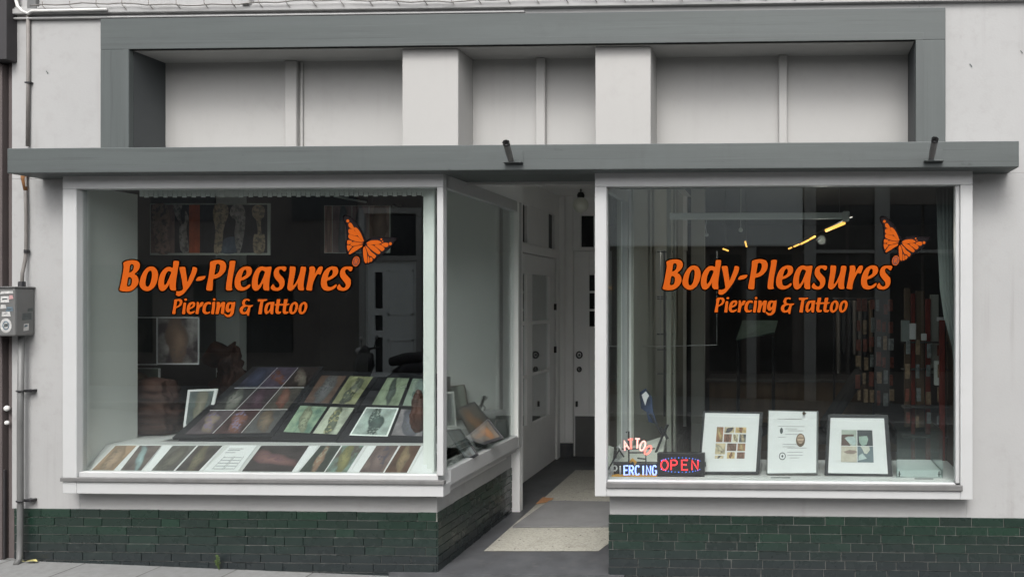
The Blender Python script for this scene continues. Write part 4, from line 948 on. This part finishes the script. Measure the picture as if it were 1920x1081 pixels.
def el(cx, cy, rx, ry, k=12): return [(cx+rx*math.cos(2*math.pi*i/k), cy+ry*math.sin(2*math.pi*i/k)) for i in range(k)]
c2, c3 = 1730, 3297
LET = [
 (A1,0,[(175,190),(230,155),(320,138),(400,138),(465,155),(505,200),(512,260),(490,320),(450,370),(405,412),(450,450),(480,510),(485,580),(460,640),(420,690),(360,740),(290,765),(200,768),(130,758),(98,735),(105,690),(130,590),(150,480),(168,380),(180,290),(178,230)],
   [(315,235),(350,215),(385,240),(385,300),(360,350),(320,378),(295,380),(302,320)], [(275,490),(310,480),(345,510),(348,580),(330,640),(290,665),(250,655),(255,590)]),
 (A1,0,[(730,262),(800,275),(855,330),(880,410),(875,500),(850,590),(800,680),(730,740),(660,762),(590,745),(530,695),(502,620),(515,530),(550,430),(600,345),(660,285)], [(720,345),(750,370),(755,440),(745,520),(720,610),(690,660),(665,672),(635,650),(625,590),(635,510),(655,430),(685,370)]),
 (A1,0,[(1195,155),(1250,148),(1300,160),(1298,220),(1280,330),(1262,440),(1245,560),(1240,650),(1243,740),(1200,750),(1150,745),(1120,710),(1110,650),(1112,610),(1085,660),(1040,720),(990,755),(940,755),(905,720),(885,650),(885,570),(900,490),(935,400),(985,330),(1040,285),(1090,272),(1135,275),(1175,290),(1185,220)], [(1145,385),(1110,360),(1075,365),(1045,405),(1020,470),(1005,540),(1002,610),(1015,640),(1040,620),(1075,560),(1110,480)]),
 (A1,0,[(1312,290),(1350,272),(1410,270),(1435,290),(1445,370),(1460,470),(1475,570),(1510,490),(1550,390),(1575,300),(1580,275),(1630,275),(1668,300),(1665,360),(1640,430),(1590,540),(1530,650),(1460,740),(1390,820),(1320,862),(1265,855),(1240,830),(1250,795),(1250,765),(1300,762),(1350,750),(1385,720),(1378,650),(1365,560),(1340,420)]),
 (A1,0,[(1650,550),(1665,505),(1695,475),(1750,462),(1838,455),(1828,500),(1790,530),(1730,550)]),
 (A1,c2,[(205,180),(250,150),(320,135),(400,132),(470,150),(515,190),(530,260),(515,340),(470,410),(400,470),(320,505),(270,518),(262,600),(255,690),(245,745),(180,752),(130,735),(130,680),(150,580),(170,480),(185,380),(200,280)], [(325,225),(360,208),(400,230),(405,290),(385,360),(350,405),(295,428),(305,350),(318,280)]),
 (A1,c2,[(600,165),(650,145),(715,155),(712,220),(690,350),(665,480),(650,600),(645,690),(655,735),(600,750),(545,745),(525,715),(530,640),(550,500),(575,350),(595,240)]),
 (A1,c2,E_,EH),
 (A1,c2,[(1215,268),(1270,262),(1330,275),(1400,268),(1448,272),(1445,330),(1425,430),(1408,540),(1400,640),(1400,740),(1350,748),(1305,740),(1280,700),(1282,620),(1275,600),(1240,665),(1195,725),(1140,755),(1090,742),(1058,690),(1050,600),(1062,500),(1095,400),(1150,310)], [(1315,380),(1285,350),(1250,340),(1220,370),(1195,430),(1175,510),(1170,590),(1180,640),(1200,635),(1240,570),(1280,480)]),
 (A1,c2,S_),
 (A1,c3,[(255,270),(300,262),(350,265),(372,290),(365,370),(345,480),(325,590),(322,645),(350,625),(390,560),(430,470),(460,370),(470,290),(500,265),(550,268),(580,285),(575,360),(558,450),(540,560),(532,660),(540,735),(490,748),(440,740),(415,700),(412,640),(410,600),(370,670),(310,735),(260,755),(220,735),(203,690),(215,600),(235,480),(250,370)]),
 (A1,c3,[(650,280),(690,262),(740,265),(765,295),(768,350),(760,410),(800,340),(840,280),(880,262),(915,270),(920,310),(900,370),(870,430),(835,415),(805,430),(770,490),(735,570),(710,660),(698,745),(640,748),(590,735),(590,680),(615,560),(640,430),(652,340)]),
 (A1,c3+182,[(x,y) for x,y in E_] and [(x-0,y) for x,y in E_], EH) if False else (A1,c2+182+1567,E_,EH),
 (A1,c2-225+1567,S_),
 (A4,0,[(165,160),(230,140),(320,142),(365,180),(368,245),(330,310),(270,350),(210,380),(195,450),(190,520),(145,525),(108,515),(115,460),(140,330),(155,230)], [(238,200),(275,190),(298,215),(290,270),(255,310),(215,330),(225,260)]),
 (A4,0,[(400,240),(440,232),(465,245),(458,330),(445,430),(440,520),(395,528),(362,515),(370,430),(385,330)]),
 (A4,0,el(455,155,38,30)),
 (A4,0,[(610,215),(670,215),(700,250),(690,320),(640,370),(560,410),(560,450),(590,470),(640,455),(690,445),(670,490),(600,525),(540,525),(490,480),(478,410),(500,310),(550,240)], [(620,265),(640,290),(610,335),(572,350),(585,300)]),
 (A4,0,[(740,225),(780,215),(800,250),(800,300),(840,230),(880,215),(918,228),(900,280),(870,330),(830,350),(800,410),(780,520),(745,525),(705,515),(720,420),(735,320)]),
 (A4,0,[(1010,215),(1075,215),(1108,240),(1090,285),(1040,270),(1000,300),(975,370),(970,430),(990,470),(1030,475),(1080,455),(1070,500),(1010,525),(940,522),(895,480),(885,410),(905,310),(950,245)]),
 (A4,0,[(1140,225),(1210,215),(1210,300),(1195,420),(1180,520),(1140,528),(1108,510),(1120,420),(1135,320)]),
 (A4,0,el(1190,152,36,30)),
 (A4,0,[(1255,225),(1320,218),(1340,250),(1335,290),(1380,230),(1430,212),(1470,225),(1465,300),(1450,400),(1435,520),(1390,528),(1358,500),(1365,420),(1375,330),(1345,360),(1320,430),(1300,520),(1260,528),(1222,515),(1235,420),(1250,320)]),
 (A4,0,[(1600,215),(1660,225),(1725,215),(1722,300),(1705,410),(1690,500),(1640,570),(1560,605),(1490,590),(1450,540),(1455,505),(1500,535),(1560,545),(1600,500),(1615,440),(1570,480),(1520,480),(1482,430),(1480,350),(1505,270),(1550,225)], [(1610,270),(1628,300),(1610,370),(1575,395),(1565,350),(1580,290)]),
 (A5,0,[(300,195),(255,175),(215,190),(195,240),(215,285),(290,300),(345,295),(405,295),(385,325),(340,360),(325,430),(305,520),(300,565),(255,560),(245,520),(190,530),(130,530),(75,490),(55,430),(70,370),(110,325),(145,305),(120,260),(130,200),(170,150),(240,135),(305,145),(315,175)], [(275,340),(215,340),(165,370),(140,430),(160,470),(200,475),(245,430)]),
 (A5,0,[(530,150),(650,146),(770,148),(740,185),(675,205),(655,300),(640,410),(625,520),(580,527),(540,520),(550,430),(570,310),(588,208),(535,205)]),
 (A5,0,[(800,225),(880,215),(955,222),(940,300),(930,400),(915,520),(870,525),(845,500),(850,450),(800,500),(745,528),(705,490),(695,420),(710,330),(745,260)], [(850,275),(815,290),(785,350),(770,420),(785,460),(815,430),(845,360)]),
 (A5,0,T5), (A5,187,T5), (A5,0,[(960,285),(985,265),(1160,264),(1330,262),(1325,285),(1285,300),(1130,308),(980,312),(955,300)]),
 (A5,0,O5,O5H), (A5,238,O5,O5H)]
BLK = [[(185,205),(210,185),(260,195),(320,240),(380,310),(430,390),(470,470),(495,560),(490,620),(455,640),(400,680),(330,735),(265,760),(235,710),(222,640),(225,570),(245,520),(240,420),(225,320),(195,260)],
 [(490,580),(530,550),(600,510),(700,498),(800,505),(900,510),(960,520),(920,560),(880,620),(820,680),(760,730),(680,780),(620,840),(560,870),(495,880),(470,800),(455,700),(465,630)], el(495,575,20,70)]
ORG = [el(248,263,22,22), [(260,300),(295,292),(330,345),(345,395),(300,375),(262,345)], [(345,355),(385,370),(430,430),(465,510),(480,560),(440,530),(395,480),(350,400)], [(262,385),(310,382),(350,410),(385,470),(330,470),(265,445)],
 [(265,460),(330,475),(390,490),(440,535),(470,565),(400,565),(320,545),(262,510)], [(250,540),(310,555),(290,590),(245,600),(238,570)], [(325,565),(400,575),(470,585),(440,600),(360,620),(310,625),(285,605)],
 [(455,610),(455,635),(400,670),(330,715),(275,745),(265,725),(300,670),(335,635),(400,620)], [(238,615),(275,615),(310,640),(280,670),(258,700),(240,660)],
 [(520,590),(560,555),(620,542),(690,545),(735,575),(700,598),(600,605)], [(735,595),(780,578),(830,585),(830,630),(790,640),(750,620)], [(635,615),(720,608),(780,660),(745,700),(700,670)],
 [(525,605),(600,612),(660,650),(718,715),(690,742),(630,710),(570,660)], [(500,620),(540,650),(590,710),(655,765),(630,810),(590,775),(555,760),(530,700)], [(470,660),(495,640),(525,730),(525,860),(495,862),(475,780)],
 [(540,770),(560,800),(560,860),(535,862)], [(570,790),(600,800),(605,830),(575,855)], el(863,593,22,22), el(733,528,13,13,8), el(752,560,10,10,8)]
def fill(b, loops, to3):
    L3 = [[to3(p_) for p_ in lp] for lp in loops]
    flat = [p_ for lp in L3 for p_ in lp]; n = b.vs(flat)
    for tr in tessellate_polygon([[Vector((p_.x,p_.y,0)) for p_ in lp] for lp in loops]): b.face([n+i for i in tr])
def stroke(b, lp, wdt, to3):
    k_ = len(lp)
    for i in range(k_):
        a, c = lp[i], lp[(i+1)%k_]; d = (c-a)
        if d.length < 1e-6: continue
        d.normalize(); e = Vector((-d.y, d.x))*wdt
        n = b.vs([to3(q_) for q_ in (a-e-d*wdt*.4, c-e+d*wdt*.4, c+e+d*wdt*.4, a+e-d*wdt*.4)]); b.face((n,n+1,n+2,n+3))
def artwork(parent, ox, oy, sc, bpx, bpy_, bsc):
    def to3(Yl, j=[0]):
        def f(p_): return W(ox+(p_.x-223)*sc, oy+(p_.y-546)*sc, Yl)
        return f
    yb_ = GY-.0012
    bo, bb = MB(), MB()
    f_b, f_o = to3(yb_), None
    for i, (A, dx, *lps) in enumerate(LET):
        lo = [smooth_loop(T(l_, A, dx), 4) for l_ in lps]
        fill(bo, lo, to3(yb_-.0012-.00004*(i%5)))
        for l_ in lo: stroke(bb, l_, 2.5 if A is A1 else 2.0, to3(yb_))
    # registered mark
    cx, cy = 215+(c3+1595)/10.81, 475+160/10.81
    ring = [Vector((cx+6.9*math.cos(a)+1.2*math.sin(-a), cy+9.6*math.sin(a))) for a in [2*math.pi*i/28 for i in range(28)]]
    ri = [Vector((cx+(q_.x-cx)*.84, cy+(q_.y-cy)*.87)) for q_ in ring]
    fill(bo, [ring, ri], to3(yb_-.0014)); stroke(bb, ring, 2.3, f_b)
    for l_ in ([(-2.4,4.5),(-1.0,-4.5),(1.8,-4.6),(2.8,-2.8),(1.6,-.4),(-1.6,.2)], [(.2,0),(2.2,4.6)]):
        for i in range(len(l_)-1):
            a, c = Vector((cx+l_[i][0], cy+l_[i][1])), Vector((cx+l_[i+1][0], cy+l_[i+1][1])); d = (c-a).normalized(); e = Vector((-d.y,d.x))*.8
            n = bo.vs([to3(yb_-.0016-.0001*i)(q_) for q_ in (a-e,c-e,c+e,a+e)]); bo.face((n,n+1,n+2,n+3))
    bd = MB(); fill(bd, [ri], to3(yb_-.0006)); bd.build('registered_mark','vinyl_brown',parent)
    bo.build('lettering','vinyl_orange',parent); bb.build('letter_outline','vinyl_black',parent)
    def tb(Yl):
        def f(p_): return W(bpx+(p_.x-684)*bsc, bpy_+(p_.y-454.5)*bsc, Yl)
        return f
    bb, bo = MB(), MB()
    for i, l_ in enumerate(BLK): fill(bb, [smooth_loop(T(l_,AB),4)], tb(yb_-.0002*i))
    for i, l_ in enumerate(BLK[:2]): stroke(bb, smooth_loop(T(l_,AB),4), 1.3, tb(yb_-.0005))
    for l_ in ORG: fill(bo, [smooth_loop(T(l_,AB),4)], tb(yb_-.0016))
    for l_ in ((el(495,575,3,3),)): pass
    bb.build('butterfly','vinyl_black',parent); bo.build('butterfly_wing','vinyl_orange',parent)
artwork(wf, 223, 546, 1.0, 684, 454.5, 1.0)
artwork(wf2, 1241.5, 543.5, .985, 1688, 452.5, .93)
# ------------------------------------------------------------------ things fixed to the facade
def holder(px, py0, px2, py2, lab):
    a = W(px,py0,-.275); c = W(px2,py2,-.46); t_ = thing('flagpole_holder', lab, 'flagpole holder', a, 'flagpole holders on the canopy')
    d = (c-a)
    b = MB(); b.tube([a+d*-.02, a+d*.4, c], [.02,.023,.023], 14, caps=False); b.tube([c,a+d*.5],[.018,.018],14,caps=False)
    k_ = 14; b.build('socket','zinc',t_,smooth=True)
    MB().tube([c-d*.04, c+d*.01], .026, 14, caps=False).build('rim','black',t_,smooth=True)
    MB().tube([c-d*.12, c-d*.115], .019, 14).build('bore','black',t_)
    b = MB().box(a.x-.05,a.x+.085,-.30,-.261,a.z-.018,a.z-.010); b.box(a.x-.0,a.x+.085,-.264,-.261,a.z-.01,a.z+.07); b.build('bracket','grey_paint',t_,.002)
holder(958,301,949,268,'open steel flagpole socket tilted left at the middle of the grey canopy')
holder(1746,298,1753,262,'open steel flagpole socket at the right end of the grey canopy')
# dark cable from canopy to box, box, pipe
mb_ = thing('meter_box', 'grey metal junction box covered in worn stickers at the left edge', 'junction box', W(40,630,0))
xa, xb = X(-40,-.13), WX(27,585,X(66,0)).x
xb = X(66,-.0)
z0_, z1_ = Z(40,629,-.07), Z(40,540,-.07)
MB().box(xb-.28, xb, -.15, -.002, z0_, z1_).build('case','grey_metal',mb_,.012)
MB().box(xb-.29, xb+.006, -.158, -.0, z1_, z1_+.012).build('lid','grey_metal',mb_,.004)
yf = -.1525
def stk(mn, a, c, y0_, y1_, y=yf): b = MB(); b.quad(W(a,y1_,y),W(c,y1_-R.uniform(0,2),y),W(c-R.uniform(0,2),y0_,y),W(a+R.uniform(0,2),y0_+R.uniform(0,1),y)); b.build('sticker',mn,mb_)
def stk2(mn, y0v, y1v, za_, zb_, e_=.0015): x = xb+e_; b = MB(); b.quad((x,y0v,Z(55,zb_,-.07)),(x,y1v,Z(55,zb_-1,-.07)),(x,y1v,Z(55,za_,-.07)),(x,y0v+.004,Z(55,za_+1,-.07))); b.build('sticker',mn,mb_)
for a,c,y0_,y1_,mn in ((0,25,545,551,'sticker_white'),(1,17,555,567,'sticker_white'),(17,25,553,561,'sticker_pink'),(0,12,571,579,'sticker_white'),(11,25,575,584,'sticker_blue'),(3,20,584,593,'sticker_white')): stk(mn,a,c,y0_,y1_)
for a,c,y0_,y1_ in ((3,14,559,562),(12,22,578,580),(6,15,587,589)): stk('sticker_dark',a,c,y0_,y1_,yf-.001)
for rr, mn, e_ in ((1,'sticker_white',0),(.62,'sticker_blue',.0007),(.42,'sticker_white',.0014)):
    b = MB(); n = b.vs([W(11,610,yf-e_)+Vector((.045*rr*math.cos(a_),0,.055*rr*math.sin(a_))) for a_ in [i*math.pi/10 for i in range(20)]]); b.face(range(n,n+20)); b.build('sticker',mn,mb_)
stk('sticker_dark',7,15,606,613,yf-.002)
stk2('sticker_white',-.09,-.05,606,620); stk2('sticker_dark',-.10,-.03,586,600); stk2('sticker_dark',-.06,-.02,577,584); stk2('sticker_blue',-.085,-.06,608,613,.0022)
t_ = thing('cable', 'dark cable running from under the canopy down into the junction box', 'cable', W(48,400,-.02))
b = MB(); b.tube([W(47,322,-.02),W(49,400,-.02),W(49,470,-.02),W(47,490,-.025),W(42,512,-.04),W(41,541,-.06)], .011, 8); b.build('sheath','cable',t_,smooth=True)
b = MB(); b.tube([W(46,320,-.02),W(45,335,-.02),W(48,357,-.02)], [.025,.018,.012], 8); b.build('rusty_sleeve','rust',t_,smooth=True)
MB().tube([W(50,468,-.02),W(50,474,-.02)], .017, 8).build('clip','black',t_); MB().tube([W(41,528,-.055),W(41,541,-.06)], .022, 8).build('gland','black',t_)
t_ = thing('downpipe', 'slim grey downpipe below the junction box with two brackets', 'pipe', W(37,1058,-.05))
b = MB(); b.tube([W(40,629,-.05),W(38,800,-.05),W(38,1000,-.05),W(37,1045,-.05),W(30,1058,-.09)], .02, 12); b.build('pipe','grey_metal',t_,smooth=True)
for py in (732, 938):
    b = MB(); c = W(40,py,-.05); b.tube([c+Vector((.026*math.cos(a_),.026*math.sin(a_),0)) for a_ in [i*math.pi/6 for i in range(12)]], .007, 6, closed=True); b.box(c.x+.018,c.x+.075,-.045,-.0,c.z-.012,c.z+.008); b.build('bracket','black',t_,.002)
t_ = thing('conduit', 'white cable bending over the top left corner and dropping grey beside the wall', 'cable', W(50,150,-.02))
b = MB(); b.tube([W(30,-60,-.03),W(30,0,-.03),W(33,12,-.03),W(42,21,-.03),W(53,26,-.03),W(60,21,-.05),W(200,18,-.05)], .011, 8); b.build('bend','cable_white',t_,smooth=True)
b = MB(); b.tube([W(53,30,-.015),W(53,160,-.015),W(52,274,-.015)], .012, 8); b.build('drop','cable',t_,smooth=True)
b = MB(); c = W(53,155,-.02); b.box(c.x-.02,c.x+.02,-.03,-.0,c.z-.006,c.z+.006); b.build('clip','black',t_)
b = MB(); c = W(62,8,-.02); b.box(c.x-.04,c.x+.03,-.03,.0,c.z-.05,c.z+.05); b.build('socket_box','grey_metal',t_,.006)
# spiked wire along the moulding
t_ = thing('bird_wire', 'thin wire with short prongs strung along the top moulding', 'bird wire', W(960,14,-.06))
zw = zz+.04; b = MB(); x0_, x1_ = X(70), X(1560); n_ = 60
b.tube([(lerp(x0_,x1_,i/n_), -.055, zw+.012*math.sin(i*.35)+.006*math.sin(i*1.9)) for i in range(n_+1)], .0045, 6); b.build('wire','cable',t_,smooth=True)
x = x0_+.1
while x < x1_:
    MB().tube([(x-.012,-.045,zw+.035+R.uniform(0,.015)),(x,-.058,zw),(x+.018,-.04,zw-.03)], .0032, 5).build('prong','cable',t_); x += .212+R.uniform(-.01,.01)
b = MB().box(X(455,-.03),X(470,-.03),-.05,.0,zz+.03,ztop); b.build('riser','plaster',t_,.01)
# weed and leaf on the pavement
t_ = thing('weed', 'small yellow-green weed growing at the foot of the green tiles', 'weed', (X(411,-.03),-.03,g(X(411))))
base = Vector((X(411,-.03),-.03,g(X(411))))
b = MB(); bl = MB()
for i in range(6):
    tp = base+Vector((R.uniform(-.035,.035),R.uniform(-.03,.0),R.uniform(.07,.16)))
    md = (base+tp)/2+Vector((R.uniform(-.01,.01),0,.01)); b.tube([base,md,tp], .0018, 5)
    for k_ in range(9):
        c = lerp(md,tp,R.uniform(-.6,1)); a_ = R.uniform(0,6.28); l_ = R.uniform(.008,.016); dx = Vector((math.cos(a_)*l_,R.uniform(-.006,.006),abs(math.sin(a_))*l_)); dy = Vector((-dx.z*.4,0,dx.x*.4)); bl.quad(c,c+dx*.5+dy,c+dx,c+dx*.5-dy,False)
b.build('stem','weed',t_); bl.build('leaf','weed',t_)
t_ = thing('fallen_leaf', 'pale yellow leaf lying on the paving beside the downpipe', 'leaf', (X(58,-.03),-.05,g(X(58))+.01))
c = Vector((X(58,-.05),-.05,g(X(58))+.012)); b = MB(); n = b.vs([c+Vector(v) for v in ((-.05,0,0),(-.02,-.02,.008),(.03,-.018,.01),(.055,.0,.0),(.02,.02,.012),(-.02,.018,.006))]); b.face(range(n,n+6)); b.build('blade','leaf_yellow',t_)
MB().tube([c+Vector((-.05,0,0)),c+Vector((-.075,-.005,.003))],.002,5).build('stalk','leaf_yellow',t_)
# ------------------------------------------------------------------ neighbour on the left
nb = thing('neighbour_building', 'dark brown neighbouring building at the extreme left edge', 'building', (-8,0,0))
b = MB(); b.box(-14,X(6),-.01,.4,-.3,Z(5,120)); b.box(X(8),X(19),.03,.4,-.3,7); b.build('wall','neighbour',nb,.005)
b = MB(); b.box(-14,X(17,-.06),-.08,.4,Z(5,118),7); b.box(X(-6),X(8),.0,.02,-.3,Z(5,880)); b.build('upper_front','neighbour_dark',nb,.005)
B('wall','neighbour',nb,-14,X(20),.4,7,-.3,7)
b = MB()
for py, k_ in ((765,1),(792,.8)):
    c = W(13,py,.0); MB().ball(c, .03*k_, 10, (.8,.5,.75)).build('fitting','cable_white',nb,smooth=True)
# ------------------------------------------------------------------ across the street (seen in the glass)
HO = 5.4; YO = -11.0; YV = 2*GY-YO            # where the mirror image of that front stands
def OX(px): return X(px, YV)
def OZ(px,py): return Z(px,py,YV)
oa = thing('opposite_house', 'dark house with a white door across the street, mirrored in the left window', 'building', (-14,YO,0))
dx0, dx1 = OX(684), OX(781); dzt = OZ(730,489)
b = MB(); b.box(-32,dx0-.12,YO-.3,YO,-.3,HO); b.box(dx1+.12,-7.4,YO-.3,YO,-.3,HO); b.box(dx0-.12,dx1+.12,YO-.3,YO,dzt+1.2,HO); b.build('wall','opp_dark',oa)
b = MB()
for i in range(7):
    a = -31+i*3.3
    B('window','opp_window',oa,a,a+1.5,YO,YO+.04,3.9,HO-.4)
each('window','opp_window',oa,[(-13.5,-11.2,YO,YO+.04,.9,2.9),(-17.5,-14.5,YO,YO+.04,.9,2.9)])
b = MB(); b.box(dx0-.12,dx0,YO-.25,YO+.03,0,dzt+1.2); b.box(dx1,dx1+.12,YO-.25,YO+.03,0,dzt+1.2); b.box(dx0,dx1,YO-.25,YO+.03,dzt,dzt+.12); b.box(dx0,dx1,YO-.25,YO+.03,dzt+1.08,dzt+1.2); b.build('door_frame','opp_column',oa)
B('transom_pane','opp_window',oa,dx0,dx1,YO-.2,YO-.15,dzt+.12,dzt+1.08)
w_ = dx1-dx0
b = MB(); b.box(dx0,dx0+w_*.16,YO-.1,YO-.05,.1,dzt); b.box(dx0+w_*.32,dx1,YO-.1,YO-.05,.1,dzt)
for a,c in ((.1,.45),(1.25,1.4),(1.75,1.9),(dzt-.25,dzt)): b.box(dx0+w_*.16,dx0+w_*.32,YO-.1,YO-.05,a,c)
for a,c in ((.3,1.2),(1.75,dzt-.2)):
    for s_ in (0,1): pass
    b.box(dx0+w_*.42,dx0+w_*.92,YO-.05,YO-.035,a,a+.04); b.box(dx0+w_*.42,dx0+w_*.92,YO-.05,YO-.035,c-.04,c); b.box(dx0+w_*.42,dx0+w_*.46,YO-.05,YO-.035,a,c); b.box(dx0+w_*.88,dx0+w_*.92,YO-.05,YO-.035,a,c)
b.build('door','opp_light',oa)
B('door_pane','opp_window',oa,dx0+.05,dx1-.05,YO-.13,YO-.11,.1,dzt)
ob = thing('opposite_shop', 'pale-topped shop with grey columns across the street, mirrored in the right window', 'building', (1,YO,0))
z3 = OZ(1350,460)
b = MB(); b.box(-7.4,OX(1505),YO-.3,YO,z3,HO); b.build('wall','opp_light',ob)
b = MB(); b.box(OX(1505),14,YO-.3,YO-.02,z3+.9,HO); b.box(-7.4,14,YO-.3,YO-.1,-.3,z3); b.box(OX(1505),14,YO-.3,YO-.11,z3,z3+.9); b.build('wall','opp_dark',ob)
for a,c in ((1508,1530),(1640,1668),(1400,1418),(1230,1250),(1790,1830)): B('column','opp_column',ob,OX(a),OX(c),YO-.1,YO+.05,-.2,(z3 if a<1500 else HO))
each('ledge','opp_column',ob,[(OX(1505),14,YO-.1,YO+.02,OZ(1640,474),OZ(1640,468)),(-7.4,OX(1505),YO-.1,YO+.1,z3-.03,z3-.0)])
for a,c in ((1532,1586),(1592,1638),(1670,1728),(1734,1786)): each('window','opp_window',ob,[(OX(a),OX(c),YO-.1,YO-.06,OZ(a,466),OZ(a,380)),(OX(a),OX(c),YO-.1,YO-.06,.5,OZ(a,478))])
for a in (1260,1330,1425): B('window','opp_window',ob,OX(a),OX(a+60),YO-.1,YO-.06,.5,z3-.2)
b = MB().box(-32,14,YO-8,YO-.3,HO-.1,HO); b.build('roof','zinc',ob)
# parked scooter (its mirror image shows in the left window)
sy = -9.1; sv = 2*GY-sy
sxc = X(728,sv); gz = g(sxc)
sc_ = thing('motor_scooter', 'black motor scooter parked across the street, mirrored in the left window', 'scooter', (sxc,sy,gz))
def L(x,y,z): return (sxc+x, sy+y, gz+z)
for x in (-.62,.62):
    b = MB(); b.tube([L(x+.19*math.cos(a_),0,.24+.19*math.sin(a_)) for a_ in [i*math.pi/12 for i in range(24)]], .05, 8, closed=True); wh = b.build('wheel','rubber',sc_,smooth=True)
    MB().tube([L(x,-.04,.24),L(x,.04,.24)], .12, 16).build('rim','steel',wh)
b = MB(); b.tube([L(-.62,0,.3),L(-.5,0,.62),L(-.44,0,.95)], [.05,.06,.05], 8); b.tube([L(-.5,0,.35),L(-.44,0,.3),L(.0,0,.3),L(.3,0,.45)], [.16,.14,.15,.18], 10)
b.tube([L(-.56,0,.45),L(-.5,0,.7),L(-.45,0,.92)], [.16,.2,.13], 10); b.tube([L(.15,0,.45),L(.45,0,.58),L(.85,0,.7)], [.14,.2,.08], 10); b.build('body','scooter_paint',sc_,smooth=True)
b = MB(); b.tube([L(.05,0,.74),L(.35,0,.80),L(.65,0,.82),L(.8,0,.78)], [.09,.13,.13,.06], 10); b.build('seat','rubber',sc_,smooth=True)
b = MB(); b.tube([L(-.36,-.33,1.0),L(-.44,-.12,1.0),L(-.46,0,.98),L(-.44,.12,1.0),L(-.36,.33,1.0)], .02, 8); b.tube([L(-.52,0,.9),L(-.44,0,1.03)], [.1,.08], 10); b.build('handlebar','scooter_paint',sc_,smooth=True)
for y in (-.22,.22):
    b = MB(); b.tube([L(-.42,y,1.0),L(-.40,y*1.2,1.18)], .008, 6); mr = b.build('mirror','black',sc_); MB().ball(L(-.40,y*1.25,1.22), .06, 12, (.3,1,.7)).build('mirror_glass','steel',mr,smooth=True)
MB().ball(L(-.6,0,.96), .07, 12).build('headlight','steel',sc_,smooth=True)
for o in list(bpy.data.objects):
    if '_b' in o: del o['_b']
